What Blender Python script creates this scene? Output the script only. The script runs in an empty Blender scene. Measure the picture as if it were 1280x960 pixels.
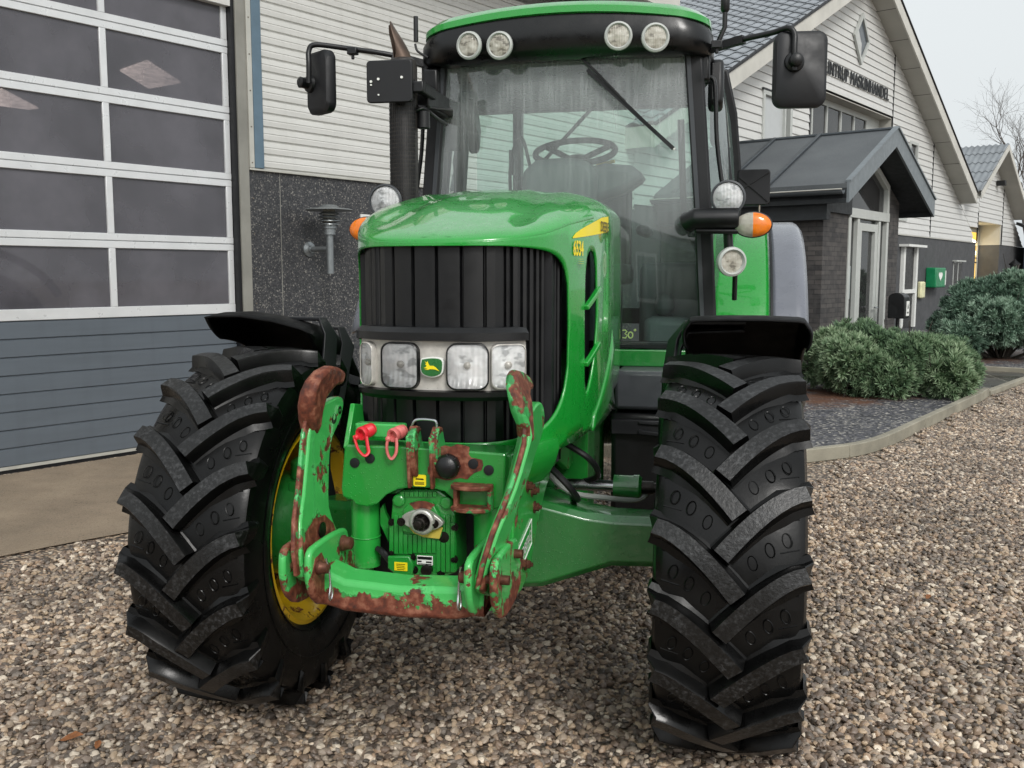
import bpy, math, random
import numpy as np
from mathutils import Vector, Matrix, noise
random.seed(7)
C = bpy.context.scene
PI = math.pi
col = bpy.data.collections.new('scene'); C.collection.children.link(col)

# ---------------------------------------------------------------- camera maths
FPX = 1200.; PITCH = math.atan(135/FPX); YAW = math.radians(12.3)
CF = Vector((-math.sin(YAW)*math.cos(PITCH), math.cos(YAW)*math.cos(PITCH), -math.sin(PITCH)))
CR = Vector((math.cos(YAW), math.sin(YAW), 0)); CU = CR.cross(CF); CO = Vector((.793, -3.217, 1.55))
def un(px, py, ax, v):
    r = CF + CR*((px-640)/FPX) - CU*((py-480)/FPX)
    return CO + r*((v-CO[ax])/r[ax])
def PX(px, py, x): return un(px, py, 0, x)
def PY(px, py, y): return un(px, py, 1, y)
def PZ(px, py, z=0.): return un(px, py, 2, z)
TH = math.atan2(960, math.hypot(1200, 135)) - YAW
WD = Vector((math.sin(TH), math.cos(TH), 0)); WN = Vector((math.cos(TH), -math.sin(TH), 0))
W0 = PZ(0, 596)
WM = Matrix(((WD.x, WN.x, 0, W0.x), (WD.y, WN.y, 0, W0.y), (0, 0, 1, 0), (0, 0, 0, 1)))   # (s, n, z) -> world
def Wp(s, n, z): return WM @ Vector((s, n, z))
def Wpx(px, py, n):
    r = CF + CR*((px-640)/FPX) - CU*((py-480)/FPX)
    t = ((W0 + WN*n - CO).dot(WN))/r.dot(WN); p = CO + r*t
    return ((p-W0).dot(WD), n, p.z)

# ---------------------------------------------------------------- materials
def lin(h):
    h = h.lstrip('#'); o = []
    for i in (0, 2, 4):
        c = int(h[i:i+2], 16)/255
        o.append(c/12.92 if c <= .04045 else ((c+.055)/1.055)**2.4)
    return tuple(o)
class NT:
    def __init__(s, name):
        s.m = bpy.data.materials.new(name); s.m.use_nodes = True
        s.t = s.m.node_tree; s.n = s.t.nodes; s.p = s.n['Principled BSDF']; s.out = s.n['Material Output']
    def a(s, typ, **kw):
        nd = s.n.new(typ)
        for k, v in kw.items():
            if k in nd.inputs: nd.inputs[k].default_value = v
            else: setattr(nd, k, v)
        return nd
    def l(s, a, b): s.t.links.new(a, b)
    def coord(s, scale=(1, 1, 1), kind='Object'):
        tc = s.a('ShaderNodeTexCoord'); mp = s.a('ShaderNodeMapping'); mp.inputs['Scale'].default_value = scale
        s.l(tc.outputs[kind], mp.inputs['Vector']); return mp.outputs[0]
    def noise(s, vec, scale, detail=4, rough=.55):
        n = s.a('ShaderNodeTexNoise', Scale=scale, Detail=detail, Roughness=rough); s.l(vec, n.inputs['Vector']); return n.outputs['Fac']
    def ramp(s, fac, stops, interp='LINEAR'):
        r = s.a('ShaderNodeValToRGB'); cr = r.color_ramp; cr.interpolation = interp
        while len(cr.elements) < len(stops): cr.elements.new(.5)
        for e, (p, c) in zip(cr.elements, stops):
            e.position = p; e.color = (c[0], c[1], c[2], 1) if hasattr(c, '__len__') else (c, c, c, 1)
        s.l(fac, r.inputs[0]); return r.outputs[0]
    def mix(s, fac, a, b):
        m = s.a('ShaderNodeMix', data_type='RGBA')
        for sock, v in ((m.inputs[0], fac), (m.inputs[6], a), (m.inputs[7], b)):
            if hasattr(v, 'links'): s.l(v, sock)
            elif hasattr(v, '__len__'): sock.default_value = (*v[:3], 1)
            else: sock.default_value = v
        return m.outputs[2]
    def math(s, op, a, b=0.):
        m = s.a('ShaderNodeMath', operation=op)
        for i, v in enumerate((a, b)):
            if hasattr(v, 'links'): s.l(v, m.inputs[i])
            else: m.inputs[i].default_value = v
        return m.outputs[0]
    def bump(s, h, strength=.3, dist=.01):
        b = s.a('ShaderNodeBump', Strength=strength, Distance=dist); s.l(h, b.inputs['Height']); s.l(b.outputs[0], s.p.inputs['Normal']); return b.outputs[0]
    def set(s, **kw):
        for k, v in kw.items():
            k = k.replace('_', ' ')
            i = s.p.inputs[k]
            if hasattr(v, 'links'): s.l(v, i)
            elif hasattr(v, '__len__') and len(v) == 3: i.default_value = (*v, 1)
            else: i.default_value = v
        return s.m
def simple(name, c, rough=.5, metal=0., var=.15, vs=6., bump=0., bs=60., coat=0., rv=.1):
    t = NT(name); v = t.coord()
    n = t.noise(v, vs)
    c = lin(c) if isinstance(c, str) else c
    base = t.ramp(n, [(.3, tuple(x*(1-var) for x in c)), (.7, tuple(min(1, x*(1+var)) for x in c))])
    r = t.ramp(t.noise(v, vs*2.3), [(.3, max(0, rough-rv)), (.7, min(1, rough+rv))])
    t.set(Base_Color=base, Roughness=r, Metallic=metal, Coat_Weight=coat, Coat_Roughness=.08)
    if bump: t.bump(t.noise(v, bs, 5), bump, .004)
    return t.m
def emis(name, c, s):
    t = NT(name); t.set(Base_Color=lin(c), Emission_Color=lin(c), Emission_Strength=s); return t.m
GREEN = lin('189631')
def drops(t, v, scale=160., dens=.32):
    vo = t.a('ShaderNodeTexVoronoi', Scale=scale); t.l(v, vo.inputs['Vector'])
    sep = t.a('ShaderNodeSeparateColor'); t.l(vo.outputs['Color'], sep.inputs[0])
    on = t.math('LESS_THAN', sep.outputs[0], dens)
    h = t.math('MAXIMUM', t.math('SUBTRACT', .34, vo.outputs['Distance']), 0.)
    return t.math('MULTIPLY', t.math('POWER', h, .5), on)
def green_paint(name, c=GREEN, wet=True, rough=.27, dirt=.25):
    t = NT(name); v = t.coord()
    n = t.noise(v, 3.5, 6)
    base = t.mix(t.ramp(n, [(.35, 0.), (.8, dirt)]), c, tuple(x*.5+.012 for x in c))
    st = t.noise(t.coord((38, 38, 2.2)), 1., 3)
    base = t.mix(t.ramp(st, [(.55, 0.), (.75, .08)]), base, (.10, .22, .10))
    t.set(Base_Color=base, Roughness=t.ramp(t.noise(v, 30), [(.3, rough-.08), (.7, rough+.14)]), Coat_Weight=.9, Coat_Roughness=.035)
    if wet:
        h = t.math('ADD', drops(t, v), t.math('MULTIPLY', t.noise(v, 9, 3), .35))
        b = t.bump(h, .55, .004)
    return t.m
def rusty_paint(name, c, lo=.52, hi=.56, scale=9., zlow=None):
    t = NT(name); v = t.coord()
    n1 = t.noise(v, scale, 8, .62); n2 = t.noise(v, scale*5, 5)
    if zlow:
        tc = t.a('ShaderNodeTexCoord'); sp_ = t.a('ShaderNodeSeparateXYZ'); t.l(tc.outputs['Object'], sp_.inputs[0])
        n1 = t.math('ADD', n1, t.math('MULTIPLY', t.math('MAXIMUM', t.math('SUBTRACT', zlow[0], sp_.outputs[2]), 0.), zlow[1]))
    f = t.ramp(t.math('ADD', n1, t.math('MULTIPLY', t.math('SUBTRACT', n2, .5), .34)), [(lo, 0.), (hi, 1.)])
    rust = t.ramp(t.noise(v, 42, 6), [(.3, lin('3a1c12')), (.5, lin('6a3320')), (.72, lin('9a6750'))])
    edge = t.ramp(n1, [(lo-.05, c), (lo-.02, tuple(min(1, x*1.15+.03) for x in c)), (lo, tuple(x*.55 for x in c))])
    g = t.mix(t.ramp(t.noise(v, 11, 5), [(.35, 0.), (.8, .35)]), edge, tuple(min(1, x*1.25+.03) for x in c))
    t.set(Base_Color=t.mix(f, g, rust), Roughness=t.ramp(f, [(0, .34), (1, .68)]), Coat_Weight=t.ramp(f, [(0, .4), (1, .05)]))
    t.bump(t.math('ADD', t.math('MULTIPLY', f, -.6), t.math('MULTIPLY', n2, .5)), .5, .004)
    return t.m
M = {}
M['green'] = green_paint('green_paint')
M['green_flat'] = green_paint('green_cast_paint', lin('1a8c30'), True, .36, .45)
M['green_dark'] = green_paint('green_axle_paint', lin('15722a'), True, .33, .5)
M['rusty'] = rusty_paint('chipped_green_paint', lin('3fae54'), .60, .615, 8)
M['rusty_bar'] = rusty_paint('bar_paint_rusted_below', lin('3fae54'), .585, .60, 9, (.755, 3.6))
M['rusty_arm'] = rusty_paint('arm_paint_rusted_below', lin('3fae54'), .575, .59, 9, (.83, 1.3))
M['rusty_heavy'] = rusty_paint('rusted_green_paint', lin('35a050'), .47, .49, 7)
M['rust'] = rusty_paint('bare_rust', lin('6a3a28'), .3, .4, 9)
M['green_chip'] = rusty_paint('lightly_chipped_green_paint', lin('239c3a'), .62, .64, 9)
M['yellow'] = green_paint('yellow_paint', lin('e3b60c'), False, .35, .3)
M['yellow_dirty'] = rusty_paint('scratched_yellow_paint', lin('d8ad12'), .60, .63, 12)
M['sticker'] = simple('yellow_sticker', 'f2dc1c', .4, var=.05)
M['black'] = simple('black_plastic', '0c0d0f', .38, var=.3, bump=.15, bs=300)
M['black_gloss'] = simple('wet_black_plastic', '060708', .3, var=.3, rv=.08, bump=.1, bs=40)
M['black_soft'] = simple('matt_black_plastic', '0d0e12', .5, var=.2)
M['grey_plastic'] = simple('dark_grey_plastic', '3b3e42', .45, var=.12, bump=.1)
M['fender_sheen'] = simple('wet_plastic_painted_sheen', '6d7079', .28, var=.08, coat=.4)  # black plastic; the sky mirrored in its wet surface is painted as grey
M['bolt'] = simple('dull_bolt_steel', '7d7468', .42, .8, var=.3, vs=60)
M['rusty_bolt'] = simple('rusted_bolt_steel', '5e3a2c', .55, .5, var=.4, vs=60, bump=.3)
M['steel'] = simple('bright_steel', 'c4c6c8', .22, 1., var=.1)
M['alu'] = simple('cast_aluminium', 'b9b8b2', .4, .6, var=.15, vs=30, bump=.2, bs=120)
M['dark_steel'] = simple('greasy_dark_steel', '26221f', .35, .7, var=.3, vs=40)
M['red'] = simple('red_rubber', 'd42633', .4, var=.12)
M['red_faded'] = simple('faded_red_rubber', 'cc6a66', .5, var=.2, vs=40)
M['white'] = simple('white_paint', 'd9dad6', .4, var=.05)
M['white_print'] = simple('white_print', 'e6e7e2', .5, var=.03)
M['orange_lens'] = simple('orange_lens', 'e8790f', .15, var=.15, vs=40, coat=.6)
M['clear_lens'] = simple('frosted_lens', 'a5a296', .15, var=.2, vs=40, coat=.8)
M['seat'] = simple('grey_seat_fabric', '3a3d40', .8, var=.2)
M['grille'] = simple('black_grille_plastic', '07080a', .42, var=.3)
M['cab_grey'] = simple('cab_interior_plastic', '55595b', .6, var=.1)
M['hose'] = simple('rubber_hose', '17181a', .5)
# head lamp optics
def optics(name, scale=20., cl=('b9bbbc', 'eceeee', 'ffffff')):
    t = NT(name); v = t.coord()
    wv = t.a('ShaderNodeTexWave', Scale=scale, Distortion=.6); wv.bands_direction = 'X'; t.l(v, wv.inputs['Vector'])
    c = t.ramp(t.noise(t.coord((1, 1, 1.8)), 22, 2), [(.36, lin(cl[0])), (.44, lin(cl[1])), (.7, lin(cl[2]))])
    t.set(Base_Color=c, Metallic=.08, Roughness=.12)
    t.bump(t.math('ADD', t.math('MULTIPLY', wv.outputs['Fac'], .12), t.noise(v, 24, 1)), .5, .02); return t.m
M['optics'] = optics('lamp_reflector')
M['guard'] = simple('matt_black_mudguard', '050506', .6, var=.3, bump=.1, bs=30)
M['guard'].node_tree.nodes['Principled BSDF'].inputs['Specular IOR Level'].default_value = .18
M['ribbed'] = optics('ribbed_lamp_glass', 40., ('77736a', 'a8a397', 'cfccc2'))
M['bezel'] = simple('silver_bezel', 'c2bfb8', .36, .15, var=.12, vs=50)
def clear(name, tint=(.95, .97, .97), film=0., fc=(.6, .6, .6), streak=0., gl=1.45, rough=.02, zg=None):
    t = NT(name); n = t.n; n.remove(t.p)
    tr = t.a('ShaderNodeBsdfTransparent'); tr.inputs[0].default_value = (*tint, 1)
    g = t.a('ShaderNodeBsdfGlossy'); g.inputs['Roughness'].default_value = rough
    fr = t.a('ShaderNodeFresnel', IOR=gl)
    m1 = t.a('ShaderNodeMixShader'); t.l(fr.outputs[0], m1.inputs[0]); t.l(tr.outputs[0], m1.inputs[1]); t.l(g.outputs[0], m1.inputs[2])
    last = m1
    if film or streak:
        d = t.a('ShaderNodeBsdfDiffuse'); d.inputs[0].default_value = (*fc, 1)
        m2 = t.a('ShaderNodeMixShader')
        s1 = t.ramp(t.noise(t.coord((70, 70, 2.6)), 1., 6, .75), [(.40, 0.), (.80, 1.)])
        s2 = t.ramp(t.noise(t.coord(), 1.6, 4), [(.3, .5), (.7, 1.2)])
        f = t.math('ADD', t.math('MULTIPLY', s2, film), t.math('MULTIPLY', s1, streak))
        if zg:  # paler film towards the top stands in for reflected sky
            tc = t.a('ShaderNodeTexCoord'); sp_ = t.a('ShaderNodeSeparateXYZ'); t.l(tc.outputs['Object'], sp_.inputs[0])
            mr = t.a('ShaderNodeMapRange'); t.l(sp_.outputs[2], mr.inputs[0]); mr.inputs[1].default_value = zg[0]; mr.inputs[2].default_value = zg[1]; mr.inputs[3].default_value = .12; mr.inputs[4].default_value = 2.1
            f = t.math('MULTIPLY', f, mr.outputs[0])
        t.l(f, m2.inputs[0]); t.l(m1.outputs[0], m2.inputs[1]); t.l(d.outputs[0], m2.inputs[2]); last = m2
    t.l(last.outputs[0], t.out.inputs['Surface']); return t.m
M['lens'] = clear('clear_lens_glass', (.985, .985, .985), gl=1.45)
M['windscreen'] = clear('dirty_glass_painted_sheen', (.70, .84, .79), .12, (.80, .86, .86), .12, 1.95, zg=(1.4, 2.7))  # dirt film and streaks, plus sky reflection painted in over the upper glass
M['cab_glass'] = clear('tinted_cab_glass', (.66, .82, .76), .10, (.5, .68, .62), .06, 1.5)
M['window_glass'] = clear('window_glass', (.30, .32, .34), .10, (.3, .3, .3), .0, 1.6)
M['door_glass'] = clear('smoked_door_glass', (.42, .40, .43), .50, (.20, .195, .22), .0, 1.75, .03)

def rubber(name, worn=False):
    t = NT(name); v = t.coord()
    n = t.noise(v, 14, 5)
    c = t.ramp(n, [(.3, .002), (.7, .005)])
    if worn:
        sp = t.ramp(t.noise(v, 75, 5, .7), [(.48, 0.), (.66, 1.)])
        pt = t.ramp(t.noise(v, 7, 3), [(.35, .15), (.65, 1.)])
        c = t.mix(t.math('MULTIPLY', sp, t.math('MULTIPLY', pt, .7)), c, (.075, .077, .08))
        t.set(Base_Color=c, Roughness=.38, Specular_IOR_Level=.5); t.bump(t.noise(v, 110, 5), .5, .003)
    else:
        t.set(Base_Color=c, Roughness=t.ramp(t.noise(v, 5, 5), [(.35, .18), (.65, .40)]), Specular_IOR_Level=.28)
        t.bump(t.noise(v, 60, 4), .12, .003)
    return t.m
M['rubber'] = rubber('wet_tyre_rubber'); M['rubber_worn'] = rubber('scuffed_lug_rubber', True)

# buildings
def siding_mat(name, c, dirt):
    t = NT(name); v = t.coord((.6, .6, 8))
    n = t.noise(v, 2.5, 5); m2 = t.noise(t.coord((9, 9, .5)), 1, 4)
    base = t.mix(t.ramp(n, [(.35, 0.), (.75, .3)]), lin(c), lin(dirt))
    base = t.mix(t.ramp(m2, [(.5, 0.), (.8, .3)]), base, lin(dirt))
    return t.set(Base_Color=base, Roughness=.5)
M['siding'] = siding_mat('cream_metal_siding', 'd2d2ce', 'aeaea8')
M['siding2'] = siding_mat('grey_board_siding', 'cfcfcc', 'adadaa')
def pebbledash():
    t = NT('dark_pebbledash'); v = t.coord()
    vo = t.a('ShaderNodeTexVoronoi', Scale=85.); t.l(v, vo.inputs['Vector'])
    sep = t.a('ShaderNodeSeparateColor'); t.l(vo.outputs['Color'], sep.inputs[0])
    c = t.ramp(sep.outputs[0], [(0, lin('26272a')), (.6, lin('3f4043')), (.88, lin('555453')), (.985, lin('8f8c86'))])
    c = t.mix(t.ramp(t.noise(v, 1.2, 4), [(.3, .0), (.8, .45)]), c, lin('232427'))
    t.set(Base_Color=c, Roughness=.55); t.bump(vo.outputs['Distance'], -.6, .006); return t.m
M['dash'] = pebbledash()
M['plinth_grey'] = simple('grey_rendered_plinth', '47484a', .75, var=.15, vs=3, bump=.4, bs=90)
M['door_panel'] = siding_mat('blue_grey_door_panel', '5c646c', '4b5157')
M['alu_white'] = simple('white_aluminium_frame', 'd8dadb', .35, .2, var=.05)
M['concrete'] = simple('grey_concrete_post', '87867f', .8, var=.15, vs=3, bump=.3)
M['zinc'] = simple('zinc_trim', 'bdbcb4', .45, .3, var=.08)
M['blue_trim'] = simple('blue_grey_trim', '5b7180', .5, var=.1)
M['fascia'] = simple('weathered_white_fascia', 'c3c1b9', .6, var=.12, vs=2)
M['soffit'] = simple('fibre_soffit_board', 'a9a79f', .8, var=.08, vs=1.5)
M['porch_fascia'] = simple('grey_painted_fascia', '6f767a', .5, var=.08)
M['porch_dark'] = simple('charcoal_painted_board', '24282b', .6, var=.15)
M['frame_grey'] = simple('pale_grey_joinery', 'b4b7b3', .45, var=.05)
M['zinc_lamp'] = simple('galvanised_lamp_metal', '8f9496', .38, .75, var=.12, vs=25)
M['gutter'] = simple('dark_zinc_gutter', '4b5054', .4, .5, var=.1)
def felt():
    t = NT('grey_roofing_felt'); v = t.coord()
    c = t.ramp(t.noise(v, 90, 4, .7), [(.3, lin('3c4043')), (.7, lin('5c6063'))])
    c = t.mix(t.ramp(t.noise(v, 1.5, 4), [(.4, 0.), (.7, .3)]), c, lin('6b7071'))
    t.set(Base_Color=c, Roughness=.6); t.bump(t.noise(v, 200), .3, .003); return t.m
M['felt'] = felt()
M['tile'] = simple('grey_roof_tile', '8b9095', .6, var=.18, vs=2.5, bump=.2)
M['corrugated'] = simple('corrugated_fibre_sheet', '7f8488', .6, var=.15, vs=3)
def brick():
    t = NT('dark_brick'); v = t.coord()
    tc = t.a('ShaderNodeTexCoord'); mp = t.a('ShaderNodeMapping'); mp.inputs['Rotation'].default_value = (PI/2, 0, 0)
    # bricks run on the wall coordinates carried by the mesh UVs
    b = t.a('ShaderNodeTexBrick', Scale=1.); b.inputs['Brick Width'].default_value = .23; b.inputs['Row Height'].default_value = .068
    b.inputs['Mortar Size'].default_value = .006; b.inputs['Color1'].default_value = (*lin('4d4947'), 1); b.inputs['Color2'].default_value = (*lin('2f2e2f'), 1)
    b.inputs['Mortar'].default_value = (*lin('232324'), 1)
    t.l(tc.outputs['UV'], b.inputs['Vector'])
    c = t.mix(t.ramp(t.noise(v, 9, 4), [(.4, 0.), (.75, .5)]), b.outputs['Color'], lin('5e5a57'))
    t.set(Base_Color=c, Roughness=.7); t.bump(b.outputs['Fac'], -.5, .01); return t.m
M['brick'] = brick()

# ground
def pebble_ramp(t, f):
    cs = ['5d5650', '8a8178', 'a39a8c', '6f655c', 'b8a994', '7e7062', 'c8c0b1', '4e4a46', '988b7c', 'a5937f', '84807a', 'dcd5c7', '6d6156', '9d968b', 'b3a58f', '5a544d']
    return t.ramp(f, [(i/len(cs), tuple(min(.85, a*b) for a, b in zip(lin(c), (1.22, 1.10, 1.02)))) for i, c in enumerate(cs)], 'CONSTANT')
def gravel_mat():
    t = NT('gravel_ground'); v = t.coord()
    vo = t.a('ShaderNodeTexVoronoi', Scale=46.); t.l(v, vo.inputs['Vector'])
    sep = t.a('ShaderNodeSeparateColor'); t.l(vo.outputs['Color'], sep.inputs[0])
    c = pebble_ramp(t, sep.outputs[0])
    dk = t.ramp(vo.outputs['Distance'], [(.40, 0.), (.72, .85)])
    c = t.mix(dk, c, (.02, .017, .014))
    t.set(Base_Color=c, Roughness=.5); t.bump(t.ramp(vo.outputs['Distance'], [(0., 1.), (.8, 0.)]), 1., .012); return t.m
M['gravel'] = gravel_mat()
def pebble_mat():
    t = NT('pebble_stone')
    at = t.a('ShaderNodeAttribute', attribute_name='rc', attribute_type='INSTANCER')
    c = pebble_ramp(t, at.outputs['Fac'])
    n = t.noise(t.coord((1, 1, 1)), 60, 4)
    c = t.mix(t.ramp(n, [(.35, 0.), (.7, .35)]), c, (.06, .055, .05))
    ge = t.a('ShaderNodeNewGeometry'); pn_ = t.noise(ge.outputs['Position'], 1.1, 4)
    c = t.mix(t.ramp(pn_, [(.35, .38), (.62, 0.)]), c, (.07, .06, .05))
    return t.set(Base_Color=c, Roughness=.42)
M['pebble'] = pebble_mat()
def apron_mat():
    t = NT('worn_asphalt_apron'); v = t.coord()
    c = t.ramp(t.noise(v, 2.2, 6, .6), [(.3, lin('6b5d4e')), (.55, lin('867563')), (.75, lin('9b8a75'))])
    g = t.ramp(t.noise(v, 130, 4, .8), [(.35, 0.), (.7, 1.)])
    c = t.mix(t.math('MULTIPLY', g, .6), c, lin('b3a48d'))
    c = t.mix(t.ramp(t.noise(v, 70, 3, .7), [(.58, 0.), (.68, .7)]), c, lin('3f3830'))
    t.set(Base_Color=c, Roughness=t.ramp(t.noise(v, 1.4, 4), [(.35, .45), (.65, .8)])); t.bump(t.noise(v, 120, 5, .8), .6, .008); return t.m
M['apron'] = apron_mat()
BEDR = [(0, lin('232326')), (.4, lin('3f3f44')), (.75, lin('5a5a60')), (.92, lin('84817c')), (.97, lin('b5b0a6'))]
def bed_mat():
    t = NT('dark_planting_gravel'); v = t.coord()
    vo = t.a('ShaderNodeTexVoronoi', Scale=42.); t.l(v, vo.inputs['Vector'])
    sep = t.a('ShaderNodeSeparateColor'); t.l(vo.outputs['Color'], sep.inputs[0])
    c = t.ramp(sep.outputs[0], BEDR)
    t.set(Base_Color=c, Roughness=.6); t.bump(vo.outputs['Distance'], -1., .012); return t.m
M['bed'] = bed_mat()
def needle_mat():
    t = NT('fallen_needles'); v = t.coord()
    vo = t.a('ShaderNodeTexVoronoi', Scale=42.); t.l(v, vo.inputs['Vector']); sep = t.a('ShaderNodeSeparateColor'); t.l(vo.outputs['Color'], sep.inputs[0])
    bc = t.ramp(sep.outputs[0], BEDR)
    c = t.ramp(t.noise(v, 60, 5, .8), [(.3, lin('38261b')), (.5, lin('5d3c28')), (.7, lin('84583a'))])
    ea = t.a('ShaderNodeAttribute', attribute_name='edge')
    e = t.ramp(t.math('SUBTRACT', t.math('ADD', t.noise(v, 3.2, 6, .75), t.math('MULTIPLY', t.noise(v, 40, 3), .4)), t.math('MULTIPLY', ea.outputs['Fac'], .62)), [(.30, 0.), (.52, .92)])
    c = t.mix(e, bc, c)
    t.set(Base_Color=c, Roughness=.75); t.bump(t.math('ADD', vo.outputs['Distance'], t.math('MULTIPLY', t.noise(v, 90, 4, .8), .5)), -1., .015); return t.m
M['needle'] = needle_mat()
def paver_mat():
    t = NT('wet_path_slab'); v = t.coord()
    b = t.a('ShaderNodeTexBrick', Scale=1.); b.offset = .0; b.inputs['Brick Width'].default_value = .6; b.inputs['Row Height'].default_value = .6
    b.inputs['Mortar Size'].default_value = .01; b.inputs['Color1'].default_value = (*lin('4e4a45'), 1); b.inputs['Color2'].default_value = (*lin('3e3b38'), 1); b.inputs['Mortar'].default_value = (*lin('8e8a80'), 1)
    t.l(v, b.inputs['Vector'])
    t.set(Base_Color=b.outputs['Color'], Roughness=t.ramp(t.noise(v, 2, 4), [(.3, .15), (.7, .45)])); return t.m
M['paver'] = paver_mat()
M['kerb'] = simple('mossy_concrete_kerb', '8e897a', .75, var=.22, vs=3, bump=.4, bs=80)
def foliage_mat(name, a, b, c2):
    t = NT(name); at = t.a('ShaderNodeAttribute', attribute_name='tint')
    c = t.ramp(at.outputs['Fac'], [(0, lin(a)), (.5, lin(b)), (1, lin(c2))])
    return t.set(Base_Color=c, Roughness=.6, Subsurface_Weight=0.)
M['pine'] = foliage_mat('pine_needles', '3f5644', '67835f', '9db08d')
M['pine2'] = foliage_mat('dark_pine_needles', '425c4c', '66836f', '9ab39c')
M['bark'] = simple('grey_bark', '3c362f', .9, var=.3, vs=20, bump=.5)
M['twig'] = simple('bare_twig_bark', '4a433e', .9, var=.2)

# ---------------------------------------------------------------- mesh builder
class MB:
    def __init__(s, mat=None): s.v = []; s.f = []; s.mi = []; s.cur = 0; s.T = mat; s.cuts = [0]
    def nx(s): s.cuts.append(len(s.f)); return s     # the next shape is a piece of its own
    def add(s, vs, fs, mi=None):
        b = len(s.v)
        for p in vs:
            p = Vector(p); s.v.append(tuple(s.T @ p) if s.T else tuple(p))
        for f in fs: s.f.append([i+b for i in f]); s.mi.append(s.cur if mi is None else mi)
        return s
    def box(s, x0, x1, y0, y1, z0, z1):
        v = [(x, y, z) for z in (z0, z1) for y in (y0, y1) for x in (x0, x1)]
        return s.add(v, [(0, 2, 3, 1), (4, 5, 7, 6), (0, 1, 5, 4), (2, 6, 7, 3), (0, 4, 6, 2), (1, 3, 7, 5)])
    def cbox(s, c, size, R=None):
        R = R or Matrix.Identity(3); c = Vector(c)
        v = [c + R @ Vector((sx*size[0]/2, sy*size[1]/2, sz*size[2]/2)) for sz in (-1, 1) for sy in (-1, 1) for sx in (-1, 1)]
        return s.add(v, [(0, 2, 3, 1), (4, 5, 7, 6), (0, 1, 5, 4), (2, 6, 7, 3), (0, 4, 6, 2), (1, 3, 7, 5)])
    def prism(s, pts, ax, a, b):
        def mk(p, h):
            if ax == 0: return (h, p[0], p[1])
            if ax == 1: return (p[0], h, p[1])
            return (p[0], p[1], h)
        n = len(pts); v = [mk(p, a) for p in pts] + [mk(p, b) for p in pts]
        return s.add(v, [list(range(n))[::-1], list(range(n, 2*n))] + [(i, (i+1) % n, n+(i+1) % n, n+i) for i in range(n)])
    def slab(s, pts, off):      # polygon of 3D points extruded by a vector
        off = Vector(off); n = len(pts); v = [Vector(p) for p in pts] + [Vector(p)+off for p in pts]
        return s.add(v, [list(range(n))[::-1], list(range(n, 2*n))] + [(i, (i+1) % n, n+(i+1) % n, n+i) for i in range(n)])
    def frames(s, path):
        P = [Vector(p) for p in path]; T = []
        for i in range(len(P)):
            T.append((P[min(i+1, len(P)-1)]-P[max(i-1, 0)]).normalized())
        up = Vector((0, 0, 1)) if abs(T[0].z) < .9 else Vector((1, 0, 0))
        N = (up - T[0]*up.dot(T[0])).normalized(); out = []
        for t in T:
            N = (N - t*N.dot(t)).normalized(); out.append((N, t.cross(N)))
        return P, out
    def tube(s, path, r, n=10, cap=True, flat=1.):
        P, fr = s.frames(path); v = []; f = []
        for i, p in enumerate(P):
            ri = r[i] if hasattr(r, '__len__') else r
            for k in range(n):
                a = 2*PI*k/n; v.append(p + fr[i][0]*math.cos(a)*ri + fr[i][1]*math.sin(a)*ri*flat)
        for i in range(len(P)-1):
            for k in range(n): f.append((i*n+k, i*n+(k+1) % n, (i+1)*n+(k+1) % n, (i+1)*n+k))
        if cap: f.append(list(range(n))[::-1]); f.append([(len(P)-1)*n+k for k in range(n)])
        return s.add(v, f)
    def ribbon(s, path, w, h):   # rectangular bar along a path
        P, fr = s.frames(path); v = []; f = []
        for i, p in enumerate(P):
            for a, b in ((-1, -1), (1, -1), (1, 1), (-1, 1)): v.append(p + fr[i][0]*a*h/2 + fr[i][1]*b*w/2)
        for i in range(len(P)-1):
            for k in range(4): f.append((i*4+k, i*4+(k+1) % 4, (i+1)*4+(k+1) % 4, (i+1)*4+k))
        f.append([3, 2, 1, 0]); f.append([(len(P)-1)*4+k for k in range(4)]); return s.add(v, f)
    def lathe(s, prof, o, ax, n=24, sx=1., sy=1., upv=None, closed=False, cap=(1, 1)):
        o = Vector(o); ax = Vector(ax).normalized()
        u = Vector(upv) if upv else (Vector((0, 0, 1)) if abs(ax.z) < .9 else Vector((1, 0, 0)))
        u = (u - ax*u.dot(ax)).normalized(); w = ax.cross(u); v = []; f = []
        for r, h in prof:
            for k in range(n):
                a = 2*PI*k/n; v.append(o + ax*h + u*math.cos(a)*r*sy + w*math.sin(a)*r*sx)
        m = len(prof); R = range(m) if closed else range(m-1)
        for i in R:
            j = (i+1) % m
            for k in range(n): f.append((i*n+k, i*n+(k+1) % n, j*n+(k+1) % n, j*n+k))
        if not closed:
            if prof[0][0] > 1e-6 and cap[0]: f.append(list(range(n))[::-1])
            if prof[-1][0] > 1e-6 and cap[1]: f.append([(m-1)*n+k for k in range(n)])
        return s.add(v, f)
    def cyl(s, a, b, r, n=18): 
        a = Vector(a); b = Vector(b); return s.lathe([(r, 0), (r, (b-a).length)], a, b-a, n)
    def ball(s, c, r, n=14, sc=(1, 1, 1)):
        v = []; f = []; m = n//2
        for i in range(m+1):
            th = PI*i/m
            for k in range(n):
                a = 2*PI*k/n; v.append((c[0]+r*sc[0]*math.sin(th)*math.cos(a), c[1]+r*sc[1]*math.sin(th)*math.sin(a), c[2]+r*sc[2]*math.cos(th)))
        for i in range(m):
            for k in range(n): f.append((i*n+k, (i+1)*n+k, (i+1)*n+(k+1) % n, i*n+(k+1) % n))
        return s.add(v, f)
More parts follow.
